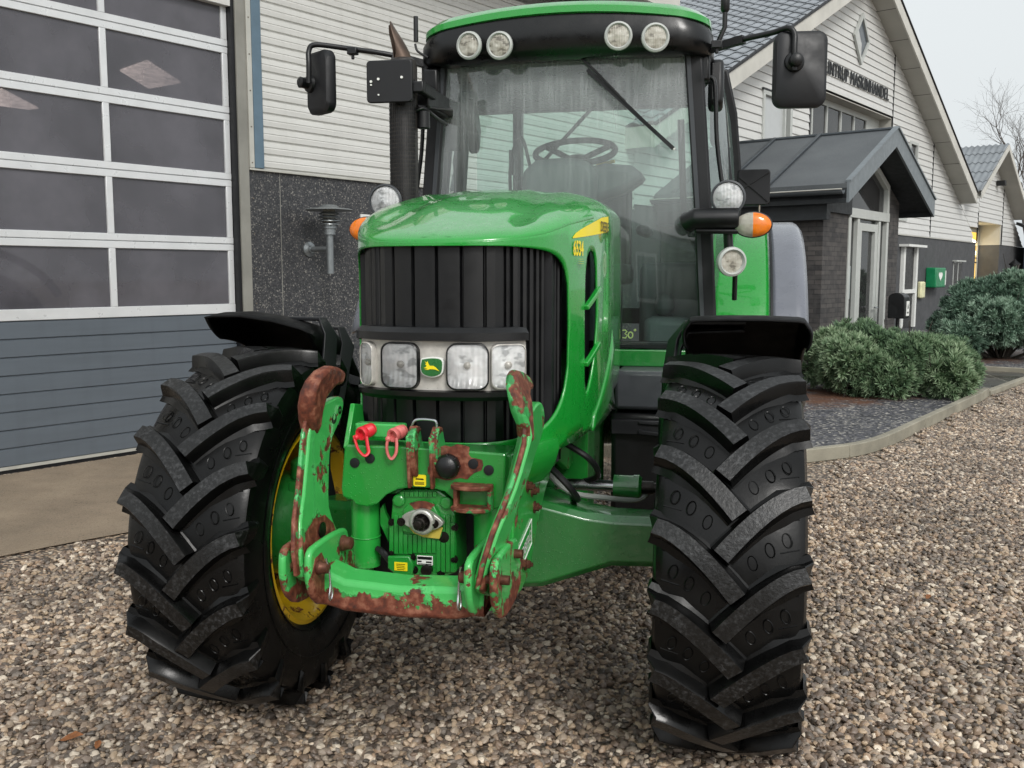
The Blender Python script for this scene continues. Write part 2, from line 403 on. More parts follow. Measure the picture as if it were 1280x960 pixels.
    def sheet(s, rows, closed=False):
        v = [p for r in rows for p in r]; m = len(rows[0]); f = []
        for i in range(len(rows)-1):
            for k in range(m if closed else m-1): f.append((i*m+k, i*m+(k+1) % m, (i+1)*m+(k+1) % m, (i+1)*m+k))
        return s.add(v, f)
    def hexbolt(s, p, ax, r=.012, h=.01):
        s.nx()
        s.lathe([(r*1.5, 0), (r*1.5, h*.25)], p, ax, 14); s.lathe([(r, h*.2), (r, h), (r*.5, h*1.02), (r*.5, h*1.5)], p, ax, 6); return s
    def build(s, name, mats, parent=None, bevel=0., smooth=40., solid=0., sub=0, uv=None, weld=False, offset=-1.):
        if len(s.cuts) > 1:
            cu = sorted(set(s.cuts+[len(s.f)])); last = None; nm1 = name[:-1] if name.endswith('bolts') or name.endswith('screws') or name.endswith('rivets') else name
            for a, b_ in zip(cu[:-1], cu[1:]):
                m2 = MB(); ids = sorted({i for f in s.f[a:b_] for i in f}); mp = {i: k for k, i in enumerate(ids)}
                m2.v = [s.v[i] for i in ids]; m2.f = [[mp[i] for i in f] for f in s.f[a:b_]]; m2.mi = s.mi[a:b_]
                last = m2.build(nm1, mats, parent, bevel, smooth, solid, sub, uv, weld, offset)
            return last
        me = bpy.data.meshes.new(name); me.from_pydata(s.v, [], s.f)
        if not isinstance(mats, (list, tuple)): mats = [mats]
        for m in mats: me.materials.append(M[m] if isinstance(m, str) else m)
        me.polygons.foreach_set('material_index', s.mi)
        me.validate(); me.update()
        if uv == 'wall':
            L = me.uv_layers.new(name='UVMap'); inv = WM.inverted()
            for poly in me.polygons:
                n = poly.normal
                for li in poly.loop_indices:
                    p = inv @ me.vertices[me.loops[li].vertex_index].co
                    L.data[li].uv = (p.x + p.y if abs(n.z) < .7 else p.x, p.z)
        import bmesh
        b = bmesh.new(); b.from_mesh(me)
        if weld: bmesh.ops.remove_doubles(b, verts=b.verts, dist=1e-5)
        bmesh.ops.recalc_face_normals(b, faces=b.faces); b.to_mesh(me); b.free()
        if smooth:
            me.shade_smooth(); me.set_sharp_from_angle(angle=math.radians(smooth))
        o = bpy.data.objects.new(name, me); col.objects.link(o)
        if parent:
            o.parent = parent; q = parent; off = Vector((0, 0, 0))
            while q: off += q.location; q = q.parent
            o.location = -off
        if sub: m = o.modifiers.new('s', 'SUBSURF'); m.levels = m.render_levels = sub
        if solid: m = o.modifiers.new('t', 'SOLIDIFY'); m.thickness = solid; m.offset = offset; m.use_even_offset = False
        if bevel:
            m = o.modifiers.new('b', 'BEVEL'); m.width = bevel; m.segments = 2; m.limit_method = 'ANGLE'; m.angle_limit = math.radians(35); m.harden_normals = False
        return o
def thing(name, label, cat, loc, group=None):
    o = bpy.data.objects.new(name, None); col.objects.link(o); o.location = loc; o.empty_display_size = .1
    o['label'] = label; o['category'] = cat
    if group: o['group'] = group
    return o
def tag(o, label, cat, group=None):
    o['label'] = label; o['category'] = cat
    if group: o['group'] = group
    return o
def struct(o): o['kind'] = 'structure'; return o
def lab(o, s): o['label'] = s; return o
def text_mesh(txt, size, depth=.0, bold=0., align='LEFT', sp=1.):
    cu = bpy.data.curves.new('t', 'FONT'); cu.body = txt; cu.size = size; cu.extrude = depth; cu.offset = bold; cu.align_x = align; cu.space_character = sp
    o = bpy.data.objects.new('t', cu); col.objects.link(o); bpy.context.view_layer.update()
    dg = bpy.context.evaluated_depsgraph_get(); me = bpy.data.meshes.new_from_object(o.evaluated_get(dg))
    bpy.data.objects.remove(o); bpy.data.curves.remove(cu)
    vs = [tuple(v.co) for v in me.vertices]; fs = [list(p.vertices) for p in me.polygons]; bpy.data.meshes.remove(me)
    return vs, fs
def rrect(w, h, r, n=4):
    pts = []
    for cx, cy, a0 in ((w/2-r, h/2-r, 0), (-w/2+r, h/2-r, 90), (-w/2+r, -h/2+r, 180), (w/2-r, -h/2+r, 270)):
        for k in range(n+1):
            a = math.radians(a0+90*k/n); pts.append((cx+r*math.cos(a), cy+r*math.sin(a)))
    return pts
def crv(pts, n=6):       # Catmull-Rom through points
    P = [Vector(p) for p in pts]; out = []
    for i in range(len(P)-1):
        a = P[i-1] if i else P[0]*2-P[1]; b, c = P[i], P[i+1]; d = P[i+2] if i+2 < len(P) else P[-1]*2-P[-2]
        for k in range(n):
            t = k/n; out.append(.5*((2*b)+(c-a)*t+(2*a-5*b+4*c-d)*t*t+(3*b-a-3*c+d)*t**3))
    out.append(P[-1]); return out

# ================================================================= GROUND
def wpoly(name, pts, z, mat, thick=0):
    b = MB(WM); b.slab([(p[0], p[1], z-(thick or .002)) for p in pts], (0, 0, thick or .002)); return struct(b.build(name, mat, smooth=0))
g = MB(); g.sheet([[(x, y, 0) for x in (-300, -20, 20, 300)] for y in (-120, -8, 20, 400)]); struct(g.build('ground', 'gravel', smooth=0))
wpoly('apron', [(-9, 0), (4.3, 0), (4.3, 2.32), (-.2, 2.33), (-.6, 2.27), (-.97, 2.24), (-2, 2.26), (-9, 2.26)], .010, 'apron')
# planting beds, their soil and the litter of needles under the shrubs
bed_edge = [(3.95, 0), (3.95, 3.7), (4.15, 4.35), (4.7, 4.72), (5.4, 4.9), (6.9, 4.87), (9.7, 4.80), (10.15, 4.75)]
wpoly('planting_bed', bed_edge + [(10.15, 0)], .06, 'bed')
def litter(cs, cn, rs, rn, z=.068):
    v = []; f = []; e = []; K, A = 8, 40; rg = random.Random(5); jit = [rg.uniform(.88, 1.1) for _ in range(A)]
    for k in range(K+1):
        for a in range(A):
            t = 2*PI*a/A; q = k/K; s = min(10.14, cs+rs*q*jit[a]*math.cos(t)) if cs < 11 else max(13.46, cs+rs*q*jit[a]*math.cos(t)); n_ = min(4.72, cn+rn*q*jit[a]*math.sin(t)); v.append((s, max(n_, .1), .0625+.008*(1-q))); e.append(q)
    for k in range(K):
        for a in range(A): f.append((k*A+a, k*A+(a+1) % A, (k+1)*A+(a+1) % A, (k+1)*A+a))
    b = MB(WM); b.add(v, f); o = b.build('needle_litter', 'needle'); at = o.data.attributes.new('edge', 'FLOAT', 'POINT'); at.data.foreach_set('value', e); return struct(o)
litter(8.8, 3.5, 2.5, 1.25)
wpoly('path', [(10.25, 0), (10.25, 4.75), (13.35, 4.75), (13.35, 0)], .05, 'paver')
wpoly('planting_bed', [(13.45, 0), (13.45, 4.7), (36, 5.4), (36, 0)], .06, 'bed')
litter(16.0, 3.2, 3.2, 2.0)
def kerb(pts, w=.075, h=.115):
    P = [Vector((p[0], p[1], 0)) for p in pts]; L = []; R_ = []
    for i, p in enumerate(P):
        t = (P[min(i+1, len(P)-1)]-P[max(i-1, 0)]).normalized(); nn = Vector((t.y, -t.x, 0)); L.append(p+nn*w/2); R_.append(p-nn*w/2)
    b = MB(WM); v = []; f = []
    for l, r in zip(L, R_): v += [l, r, r+Vector((0, 0, h)), l+Vector((0, 0, h))]
    for i in range(len(P)-1):
        for k in range(4): f.append((i*4+k, i*4+(k+1) % 4, i*4+4+(k+1) % 4, i*4+4+k))
    f += [(3, 2, 1, 0), tuple(len(v)-4+k for k in range(4))]
    b.add(v, f); return struct(b.build('kerb', 'kerb', bevel=.008))
ks = crv([(3.9, 1.5, 0), (3.9, 3.6, 0), (4.1, 4.38, 0), (4.7, 4.78, 0), (5.4, 4.95, 0), (6.9, 4.92, 0)], 6)
for i in range(0, len(ks)-1, 5): kerb(ks[i:i+6])
kerb([(6.92, 4.92), (8.3, 4.88)]); kerb([(8.31, 4.88), (9.7, 4.84)]); kerb([(9.71, 4.84), (10.22, 4.80)])
kerb([(10.2, 4.76), (10.2, 2.7)], .075, .09)
kerb([(10.3, 4.80), (11.8, 4.82)], .09, .07); kerb([(11.81, 4.82), (13.4, 4.86)], .09, .07)
kerb([(13.4, 4.80), (13.4, 2.6)], .08, .12); kerb([(13.45, 4.86), (17, 4.98)], .08, .12); kerb([(17.01, 4.98), (24, 5.2)], .08, .12)

# pebbles lying on the gravel yard
def gravel_stuff():
    b = MB(); rng = random.Random(3)
    F2 = Vector((-math.sin(YAW), math.cos(YAW), 0)); O2 = Vector((CO.x, CO.y, 0)); step = .35
    inv = WM.inverted(); cells = 0
    d = 2.3
    while d < 17:
        x = -.60*d-.5
        while x < .60*d+.5:
            c = O2 + F2*(d+step/2) + CR*(x+step/2); q = inv @ c
            inside = not (q.y < 2.55 and q.x < 4.4) and not (q.x > 3.95 and q.y < 5.05)
            if inside:
                pts = [O2+F2*d+CR*x, O2+F2*d+CR*(x+step), O2+F2*(d+step)+CR*(x+step), O2+F2*(d+step)+CR*x]
                b.add([p+Vector((0, 0, .004)) for p in pts], [(0, 1, 2, 3)]); cells += 1
            x += step
        d += step
    o = b.build('gravel', 'gravel', smooth=0); o['kind'] = 'stuff'
    o.data.materials.append(M['pebble'])
    ng = bpy.data.node_groups.new('pebbles', 'GeometryNodeTree')
    ng.interface.new_socket('Geometry', in_out='INPUT', socket_type='NodeSocketGeometry'); ng.interface.new_socket('Geometry', in_out='OUTPUT', socket_type='NodeSocketGeometry')
    N = ng.nodes.new; L = ng.links.new
    gi = N('NodeGroupInput'); go = N('NodeGroupOutput')
    dp = N('GeometryNodeDistributePointsOnFaces'); dp.distribute_method = 'RANDOM'; dp.inputs['Density'].default_value = 2900
    L(gi.outputs[0], dp.inputs[0])
    def stone(sd, sc):
        ic = N('GeometryNodeMeshIcoSphere'); ic.inputs['Radius'].default_value = .5; ic.inputs['Subdivisions'].default_value = 3
        sp = N('GeometryNodeSetPosition'); nz = N('ShaderNodeTexNoise'); nz.noise_dimensions = '4D'; nz.inputs['Scale'].default_value = 1.6; nz.inputs['W'].default_value = sd; nz.inputs['Detail'].default_value = 1
        sb = N('ShaderNodeVectorMath'); sb.operation = 'SUBTRACT'; sb.inputs[1].default_value = (.5, .5, .5)
        ml = N('ShaderNodeVectorMath'); ml.operation = 'SCALE'; ml.inputs['Scale'].default_value = .75
        L(nz.outputs['Color'], sb.inputs[0]); L(sb.outputs[0], ml.inputs[0]); L(ml.outputs[0], sp.inputs['Offset']); L(ic.outputs['Mesh'], sp.inputs['Geometry'])
        tf = N('GeometryNodeTransform'); tf.inputs['Scale'].default_value = sc; L(sp.outputs[0], tf.inputs[0])
        sm = N('GeometryNodeSetMaterial'); sm.inputs['Material'].default_value = M['pebble']; L(tf.outputs[0], sm.inputs[0])
        ss = N('GeometryNodeSetShadeSmooth'); L(sm.outputs[0], ss.inputs[0]); return ss.outputs[0]
    gins = N('GeometryNodeGeometryToInstance')
    for i in range(7): L(stone(i*3.7+1, (1, random.uniform(.62, .95), random.uniform(.38, .7))), gins.inputs[0])
    ins = N('GeometryNodeInstanceOnPoints'); ins.inputs['Pick Instance'].default_value = True
    L(dp.outputs['Points'], ins.inputs['Points']); L(gins.outputs[0], ins.inputs['Instance'])
    rr = N('FunctionNodeRandomValue'); rr.data_type = 'FLOAT_VECTOR'; rr.inputs[0].default_value = (-.5, -.5, 0); rr.inputs[1].default_value = (.5, .5, 6.283); L(rr.outputs[0], ins.inputs['Rotation'])
    rs = N('FunctionNodeRandomValue'); rs.data_type = 'FLOAT'; rs.inputs[2].default_value = 0; rs.inputs[3].default_value = 1; rs.inputs['Seed'].default_value = 5
    pw = N('ShaderNodeMath'); pw.operation = 'POWER'; pw.inputs[1].default_value = 2.2; L(rs.outputs[1], pw.inputs[0])
    ma = N('ShaderNodeMath'); ma.operation = 'MULTIPLY_ADD'; ma.inputs[1].default_value = .022; ma.inputs[2].default_value = .021; L(pw.outputs[0], ma.inputs[0]); L(ma.outputs[0], ins.inputs['Scale'])
    # slight piling
    rz = N('FunctionNodeRandomValue'); rz.data_type = 'FLOAT_VECTOR'; rz.inputs[0].default_value = (0, 0, -.002); rz.inputs[1].default_value = (0, 0, .012); rz.inputs['Seed'].default_value = 9
    ti = N('GeometryNodeTranslateInstances'); ti.inputs['Local Space'].default_value = False; L(ins.outputs[0], ti.inputs[0]); L(rz.outputs[0], ti.inputs['Translation'])
    st = N('GeometryNodeStoreNamedAttribute'); st.data_type = 'FLOAT'; st.domain = 'INSTANCE'; st.inputs['Name'].default_value = 'rc'
    rv = N('FunctionNodeRandomValue'); rv.data_type = 'FLOAT'; rv.inputs['Seed'].default_value = 11
    L(ti.outputs[0], st.inputs[0]); L(rv.outputs[1], [i for i in st.inputs if i.name == 'Value' and i.enabled][0])
    jn = N('GeometryNodeJoinGeometry'); L(gi.outputs[0], jn.inputs[0]); L(st.outputs[0], jn.inputs[0]); L(jn.outputs[0], go.inputs[0])
    md = o.modifiers.new('pebbles', 'NODES'); md.node_group = ng
    return o
gravel_stuff()
# a few fallen leaves on the gravel
leaf0 = None
for i, (px, py, rz, l, s) in enumerate([(88, 922, .4, 'orange-brown leaf on the gravel near the bottom left corner', 1.), (122, 931, 2., 'small reddish leaf beside the larger orange-brown leaf', .55), (1160, 746, 1.1, 'pale leaf lying alone on the gravel right of the front tyre', .6)]):
    p = PZ(px, py, .03)
    if not leaf0:
        b = MB(); ol = [(-.035, 0), (-.015, .016), (.012, .02), (.03, .008), (.042, 0), (.03, -.010), (.01, -.019), (-.018, -.014)]
        b.add([(x, y, .012*math.sin(x*40)+.3*abs(y)) for x, y in ol] + [(0, 0, 0)], [(i_, (i_+1) % 8, 8) for i_ in range(8)])
        leaf0 = b.build('leaf', simple('dead_leaf', '7d4e2a', .7, var=.3, vs=40)); o = leaf0
    else: o = leaf0.copy(); col.objects.link(o)
    o.location = p; o.rotation_euler = (.2, .1, rz); o.scale = (s, s, s); tag(o, l, 'leaf', 'fallen leaves')

# ================================================================= LEFT WORKSHOP
SZ = 2.565
shop = thing('workshop_building', 'workshop with cream metal siding over dark pebbledash beside the big overhead door', 'building', Wp(4, 0, 0))
def laps(b, s0f, s1f, z0, z1, pitch, n=0., d=.02, gap=.012, prof='lap'):
    z = z0
    while z < z1-1e-4:
        zt = min(z+pitch, z1)
        a0, a1 = s0f(z), s1f(z); c0, c1 = s0f(zt), s1f(zt)
        if a1 > a0 and c1 >= c0:
            if prof == 'lap':
                b.add([(a0, n+d, z), (a1, n+d, z), (a1, n+d, z+gap), (a0, n+d, z+gap), (c0, n+.003, zt), (c1, n+.003, zt), (a0, n, z), (a1, n, z)],
                      [(0, 1, 2, 3), (3, 2, 5, 4), (6, 7, 1, 0)])
            else:   # folded metal sheet: broad flat, soft ridge and narrow dark groove
                h = zt-z; q = [(0, 0), (.10, 0), (.16, .018), (.5, .022), (.56, .017), (.62, .022), (.94, .018), (1., 0)]
                rows = []
                for f_, nn in q:
                    zz = z+h*f_; rows.append([(s0f(zz), n+nn, zz), (s1f(zz), n+nn, zz)])
                b.sheet(rows)
        z = zt
b = MB(WM); laps(b, lambda z: 2.56, lambda z: 9.3, SZ, 4.95, .1285, 0, prof='metal')
b.build('siding', 'siding', shop, smooth=20)
b = MB(WM); b.box(2.40, 9.3, -.3, 0, 0, SZ-.02); o = b.build('plinth_wall', 'dash', shop, smooth=0)
b = MB(WM)
for s in (2.76, 6.2): b.nx().box(s, s+.006, 0, .002, .05, SZ-.02)
b.build('panel_joint', 'concrete', shop)
b = MB(WM); b.box(2.56, 9.3, -.3, -.003, SZ-.02, 5.3); b.box(-9, 9.3, -.3, -.003, 4.0, 5.3); b.box(-9, -2.55, -.3, 0, 0, 4.0)
b.build('backing_wall', 'siding', shop, smooth=0)
b = MB(WM); b.box(2.40, 9.3, 0, .03, SZ-.022, SZ-.002); b.box(2.40, 2.452, 0, .034, SZ, 4.95); b.build('edge_trim', 'zinc', shop, bevel=.002)
b = MB(WM); b.box(2.454, 2.558, 0, .04, SZ-.0, 4.95); b.build('corner_post', 'blue_trim', shop, bevel=.003)
b = MB(WM); b.box(2.292, 2.398, -.25, .02, 0, 4.95); b.build('door_post', 'concrete', shop, bevel=.004)
b = MB(WM)      # rows of rivets on the post
for z in np.arange(.3, 4.9, .33): b.nx().lathe([(.008, 0), (.006, .004)], (2.425, .034, z), (0, 1, 0), 8)
b.build('rivets', 'bolt', shop)
# overhead door
dr = MB(WM); gl = MB(WM); pn = MB(WM)
SX = [2.225, 1.045, -.09, -1.225, -2.36]
rails = [1.245, 1.847, 2.44, 3.045, 3.645, 4.25]
dn = -.06
for i, z in enumerate(rails):
    if i == 0:
        dr.box(SX[-1]-.05, SX[0]+.03, dn-.04, dn, z-.045, z+.045)
    else:
        dr.box(SX[-1]-.05, SX[0]+.03, dn-.04, dn, z-.062, z-.003); dr.box(SX[-1]-.05, SX[0]+.03, dn-.04, dn, z+.003, z+.062)
        dr.box(SX[-1]-.05, SX[0]+.03, dn-.04, dn-.012, z-.004, z+.004)
for i in range(len(rails)-1):
    z0, z1 = rails[i]+(.045 if i == 0 else .062), rails[i+1]-.062
    for s in SX:
        w = .030
        dr.box(s-w, s+w-.002, dn-.04, dn-.001, z0, z1)
odoor = dr.build('overhead_door', 'alu_white', shop, bevel=.006)
for i in range(len(rails)-1):
    z0, z1 = rails[i]+(.045 if i == 0 else .062), rails[i+1]-.062
    for k in range(len(SX)-1):
        p = MB(WM); p.box(SX[k+1]+.027, SX[k]-.029, dn-.028, dn-.02, z0-.004, z1+.004); p.build('pane', 'door_glass', odoor)
b = MB(WM)
z = .055; n_ = 8; h_ = (1.198-.055)/n_
rows = []
for k in range(n_):
    z0 = .055+k*h_
    for f_, nn in ((.0, -.012), (.05, 0), (.93, 0), (.96, -.012), (.999, -.012)): rows.append([(SX[-1]-.05, dn+nn-.004, z0+h_*f_), (SX[0]+.03, dn+nn-.004, z0+h_*f_)])
b.sheet(rows); b.build('bottom_panel', 'door_panel', odoor, smooth=20)
b = MB(WM); b.box(SX[-1]-.05, SX[0]+.03, dn-.04, dn-.002, .03, .055); b.build('bottom_rail', 'zinc', odoor)
b = MB(WM); b.box(SX[-1]-.05, SX[0]+.03, dn-.04, dn-.01, .0, .028); b.build('rubber_seal', 'black_soft', odoor)
b = MB(WM); b.box(2.256, 2.291, dn-.06, -.0, 0, 4.95); b.build('door_track', 'black_soft', shop)
# dark hall behind the door, lit by roof lights
hm = simple('dim_hall_lining', '4a4a4d', .9)
b = MB(WM); b.box(-2.6, 9, -14.2, -14, 0, 5.2); b.box(-2.8, -2.6, -14.2, -.3, 0, 5.2); b.box(9, 9.2, -14.2, -.3, 0, 5.2); b.box(-2.8, 9.2, -14.2, -.3, 5.2, 5.4); b.box(-2.8, 9.2, -14.2, -.3, .001, .012)
b.build('hall_lining', hm, shop, smooth=0)
sk = emis('roof_light_panel', 'f4ead6', 4.2)
nt_ = NT.__new__(NT); nt_.m = sk; nt_.t = sk.node_tree; nt_.n = nt_.t.nodes; nt_.p = nt_.n['Principled BSDF']
nt_.l(nt_.ramp(nt_.noise(nt_.coord(), 9, 6, .75), [(.35, lin('8d8474')), (.6, lin('fff3dd'))]), nt_.p.inputs['Emission Color'])
for qd in (((150, 89), (184, 77), (226, 104), (186, 111)), ((-26, 120), (2, 112), (48, 136), (8, 140)), ((246, 68), (262, 62), (300, 80), (284, 86))):
    b = MB(); b.slab([PZ(x, y, 5.16) for x, y in qd], (0, 0, .03)); b.build('roof_light', sk, shop)
# side door with white frame
b = MB(WM); b.box(3.80, 3.86, 0, .02, .0, 2.20); b.box(4.74, 4.80, 0, .02, .0, 2.20); b.box(3.86, 4.74, 0, .02, 2.14, 2.20)
sd = b.build('side_door', 'white', shop, bevel=.003); b = MB(WM); b.box(3.861, 4.739, .002, .01, .0, 2.139); b.build('door_leaf', 'cab_grey', sd)
# roof verge over the siding
b = MB(WM); b.box(-9, 9.2, -.3, .75, 5.30, 5.36); b.build('soffit', 'soffit', shop); b = MB(WM); b.box(-9, 9.2, .751, .79, 5.22, 5.5); b.build('fascia', 'fascia', shop)

# wall lamp
ls, lz = 3.12, 1.93
lp = thing('wall_lamp', 'galvanised wall lamp with wide round cap and louvre rings on dark pebbledash', 'lamp', Wp(ls, 0, lz-.1))
ax = 3.12
def lampz(py, n=.32):   # height on the lamp axis
    return Wpx(412, py, n)[2]
n_l = .32; ls2 = Wpx(412, 290, n_l)[0]
zt = lampz(258, n_l)
b = MB(WM); b.lathe([(.0, .032), (.05, .030), (.075, .012), (.16, .0), (.172, -.008), (.16, -.010), (.06, 0)], (ls2, n_l, zt-.02), (0, 0, 1), 40); b.v = [tuple(WM @ (Vector((ls2, n_l, zt)) + (WM.inverted() @ Vector(v) - Vector((ls2, n_l, zt)))*1.38)) for v in b.v]; b.build('cap', 'zinc_lamp', lp)
b = MB(WM)
for k, r in enumerate((.082, .088, .088, .082)): b.nx().lathe([(.06, .004), (r*1.25, -.016), (r*1.25+.002, -.022), (.06, -.010)], (ls2, n_l, zt-.055-.034*k), (0, 0, 1), 36)
b.build('louvre', 'zinc_lamp', lp)
b = MB(WM); b.lathe([(.058, 0), (.058, -.16)], (ls2, n_l, zt-.03), (0, 0, 1), 24); b.build('diffuser', 'clear_lens', lp)
b = MB(WM); b.lathe([(.072, 0), (.072, -.03), (.058, -.034), (.058, -.09), (.03, -.095)], (ls2, n_l, zt-.185), (0, 0, 1), 24); b.build('lamp_holder', 'zinc_lamp', lp)
za = lampz(311, n_l)
b = MB(WM); b.lathe([(.036, 0), (.036, zt-.27-lampz(342, n_l))], (ls2, n_l, lampz(342, n_l)), (0, 0, 1), 20); b.tube([(ls2, n_l, za), (ls2, .02, za)], .026, 16); b.build('arm', 'zinc_lamp', lp)
b = MB(WM); b.lathe([(.075, 0), (.075, .014), (.04, .03), (.034, .05)], (ls2, .001, za), (0, 1, 0), 28); b.build('wall_rose', 'zinc_lamp', lp)

# ================================================================= SHOWROOM GABLE
SA, ZA, SL = 18.78, 8.06, .477     # apex and slope of the soffit line
def rz(s): return ZA - SL*abs(s-SA)
def sl(z): return SA - (ZA-z)/SL
def sr(z): return SA + (ZA-z)/SL
show = thing('showroom_building', 'gabled showroom with pale lap siding, raised shop lettering and a diamond window', 'building', Wp(SA, 0, 0))
PT = 2.62; EAVE = 27.8
b = MB(WM)
holes = [(16.05, 21.25, 3.9, 5.35), (13.75, 15.1, 3.0, 4.95), (22.75, 23.45, 4.15, 5.0)]
def lapreg(b, s0, s1, z0, z1, pitch=.155):
    laps(b, lambda z: max(s0, sl(z)), lambda z: min(s1, sr(z)), z0, z1, pitch)
def cols(b, segs):
    for s0, s1, z0, z1 in segs: lapreg(b, s0, s1, z0, z1)
g0 = PT; P_ = .155
def zq(z): return PT + round((z-PT)/P_)*P_
segs = [(9.3, 11.37, PT, 9), (11.40, 13.75, PT, 9), (13.75, 15.1, PT, zq(3.0)), (13.75, 15.1, zq(4.95), 9), (15.1, 16.05, PT, 9),
        (16.05, 21.25, PT, zq(3.9)), (16.05, 21.25, zq(5.35), 9), (21.29, 22.75, PT, 9), (22.75, 23.45, PT, zq(4.15)), (22.75, 23.45, zq(5.0), 9), (23.45, 24.9, PT, 9), (24.95, EAVE+1.9, PT, 9)]
for s0, s1, z0, z1 in segs:
    z1 = min(z1, max(rz(s0), rz(s1), ZA if s0 < SA < s1 else 0)+.0)
    if z1 > z0: laps(b, lambda z: min(max(s0, sl(z)), s1), lambda z: max(min(s1, sr(z)), s0), z0, z1, P_, d=.024, gap=.014)
b.build('siding', 'siding2', show, smooth=20)
b = MB(WM)
for s, z0, z1 in ((11.385, PT, rz(11.385)), (21.27, PT, 6.86), (24.925, PT, rz(24.925)), (16.04, 3.9, 5.3)):
    b.nx().box(s-.018, s+.018, -.01, .03, z0, z1)
b.build('joint_strip', 'black_soft', show)
b = MB(WM); b.slab([(9.3, -.5, 0), (30.3, -.5, 0), (30.3, -.5, 2.6), (EAVE, -.5, 3.3), (SA, -.5, ZA-.3), (9.3, -.5, 3.3)], (0, .1, 0)); b.build('backing_wall', 'black_soft', show)
b = MB(WM); b.box(9.3, 30.2, -.35, .0, 0, PT-.003); b.build('plinth_wall', 'plinth_grey', show, smooth=0)
b = MB(WM); b.box(13.4, 30.2, 0, .03, PT-.03, PT-.004); b.build('edge_trim', 'zinc', show)
# lining behind the laps (fills the band except the openings)
# band window recess
b = MB(WM); b.slab([(16.05, .0, 5.35), (21.25, .0, 5.35), (21.25, -.35, 5.35), (16.05, -.35, 5.35)], (0, 0, .02)); b.slab([(21.25, .0, 3.9), (21.25, -.35, 3.9), (21.25, -.35, 5.35), (21.25, .0, 5.35)], WD*.0+Vector((.02, 0, 0))); b.build('window_reveal', 'soffit', show)
b = MB(WM)
ws = [16.05, 16.9, 17.75, 18.6, 19.45, 20.3]
b.box(16.05, 20.36, -.34, -.28, 5.22, 5.345); b.box(16.05, 20.36, -.34, -.28, 3.9, 3.98); b.box(16.05, 20.36, -.34, -.285, 4.28, 4.34)
for s in ws: b.box(s, s+.06, -.34, -.281, 3.9, 5.345)
wf = b.build('band_window', 'frame_grey', show)
for k in range(5):
    p = MB(WM); p.box(ws[k]+.05, ws[k+1]+.01, -.325, -.315, 3.95, 5.25); p.build('pane', 'window_glass', wf)
b = MB(WM); b.box(20.36, 21.25, -.36, -.29, 3.9, 5.35); b.build('infill_panel', 'frame_grey', show)
wl = emis('warm_window_lamp', 'ffd99a', 3.)
for s in (17.5, 18.9): b = MB(WM); b.box(s, s+.5, -.47, -.44, 4.55, 4.62); b.build('lamp_tube', wl, wf)
# left window
b = MB(WM); b.box(13.75, 13.83, -.06, .05, 3.0, 4.95); b.box(15.0, 15.1, -.06, .05, 3.0, 4.95); b.box(13.83, 15.0, -.06, .05, 4.87, 4.95); b.box(13.83, 15.0, -.06, .05, 3.85, 3.95); b.box(14.75, 14.8, -.06, .045, 3.95, 4.87)
wf = b.build('window', 'frame_grey', show, bevel=.004)
b = MB(WM); b.box(13.82, 14.76, -.02, -.01, 3.94, 4.88); b.build('pane', simple('curtained_pane', 'b5b8b8', .15, var=.05), wf)
b = MB(WM); b.box(13.82, 15.01, -.02, -.01, 3.0, 3.86); b.build('lower_pane', 'window_glass', wf); b = MB(WM); b.box(13.7, 15.15, .0, .06, 4.95, 4.98); b.build('drip_cap', 'black_soft', wf)
# small window right
b = MB(WM); b.box(22.75, 22.82, -.05, .04, 4.15, 5.0); b.box(23.38, 23.45, -.05, .04, 4.15, 5.0); b.box(22.82, 23.38, -.05, .04, 4.93, 5.0); b.box(22.82, 23.38, -.05, .04, 4.15, 4.22)
wf = b.build('window', 'frame_grey', show); b = MB(WM); b.box(22.81, 23.39, -.03, -.02, 4.2, 4.95); b.build('pane', 'window_glass', wf)
# low opening under the porch side
b = MB(WM); b.box(20.9, 22.7, .022, .05, 2.95, 3.12); b.build('wall_box', 'frame_grey', show)
# diamond window
dc = (18.78, 6.77); dw, dh = .5, .56
def dia(k): return [(dc[0]-dw*k, dc[1]), (dc[0], dc[1]-dh*k), (dc[0]+dw*k, dc[1]), (dc[0], dc[1]+dh*k)]
b = MB(WM); A_ = dia(1.); B_ = dia(.80)
for k in range(4):
    k2 = (k+1) % 4; b.slab([(A_[k][0], .03, A_[k][1]), (A_[k2][0], .03, A_[k2][1]), (B_[k2][0], .03, B_[k2][1]), (B_[k][0], .03, B_[k][1])], (0, .05, 0))
wf = b.build('diamond_window', 'frame_grey', show)
b = MB(WM); b.slab([(x, .035, z) for x, z in B_], (0, .008, 0)); pnd = b.build('pane', simple('dark_window_pane', '4c5257', .12, var=.1), wf)
b = MB(WM); b.slab([(dc[0]-dw*.8, .044, dc[1]), (dc[0]-dw*.0, .044, dc[1]-dh*.8), (dc[0]+.02, .044, dc[1]-dh*.8), (dc[0]+.02, .044, dc[1]-.1), (dc[0]-dw*.45, .044, dc[1]+dh*.35)], (0, .004, 0)); b.build('blind', simple('white_blind', 'b9bbb9', .6), wf)
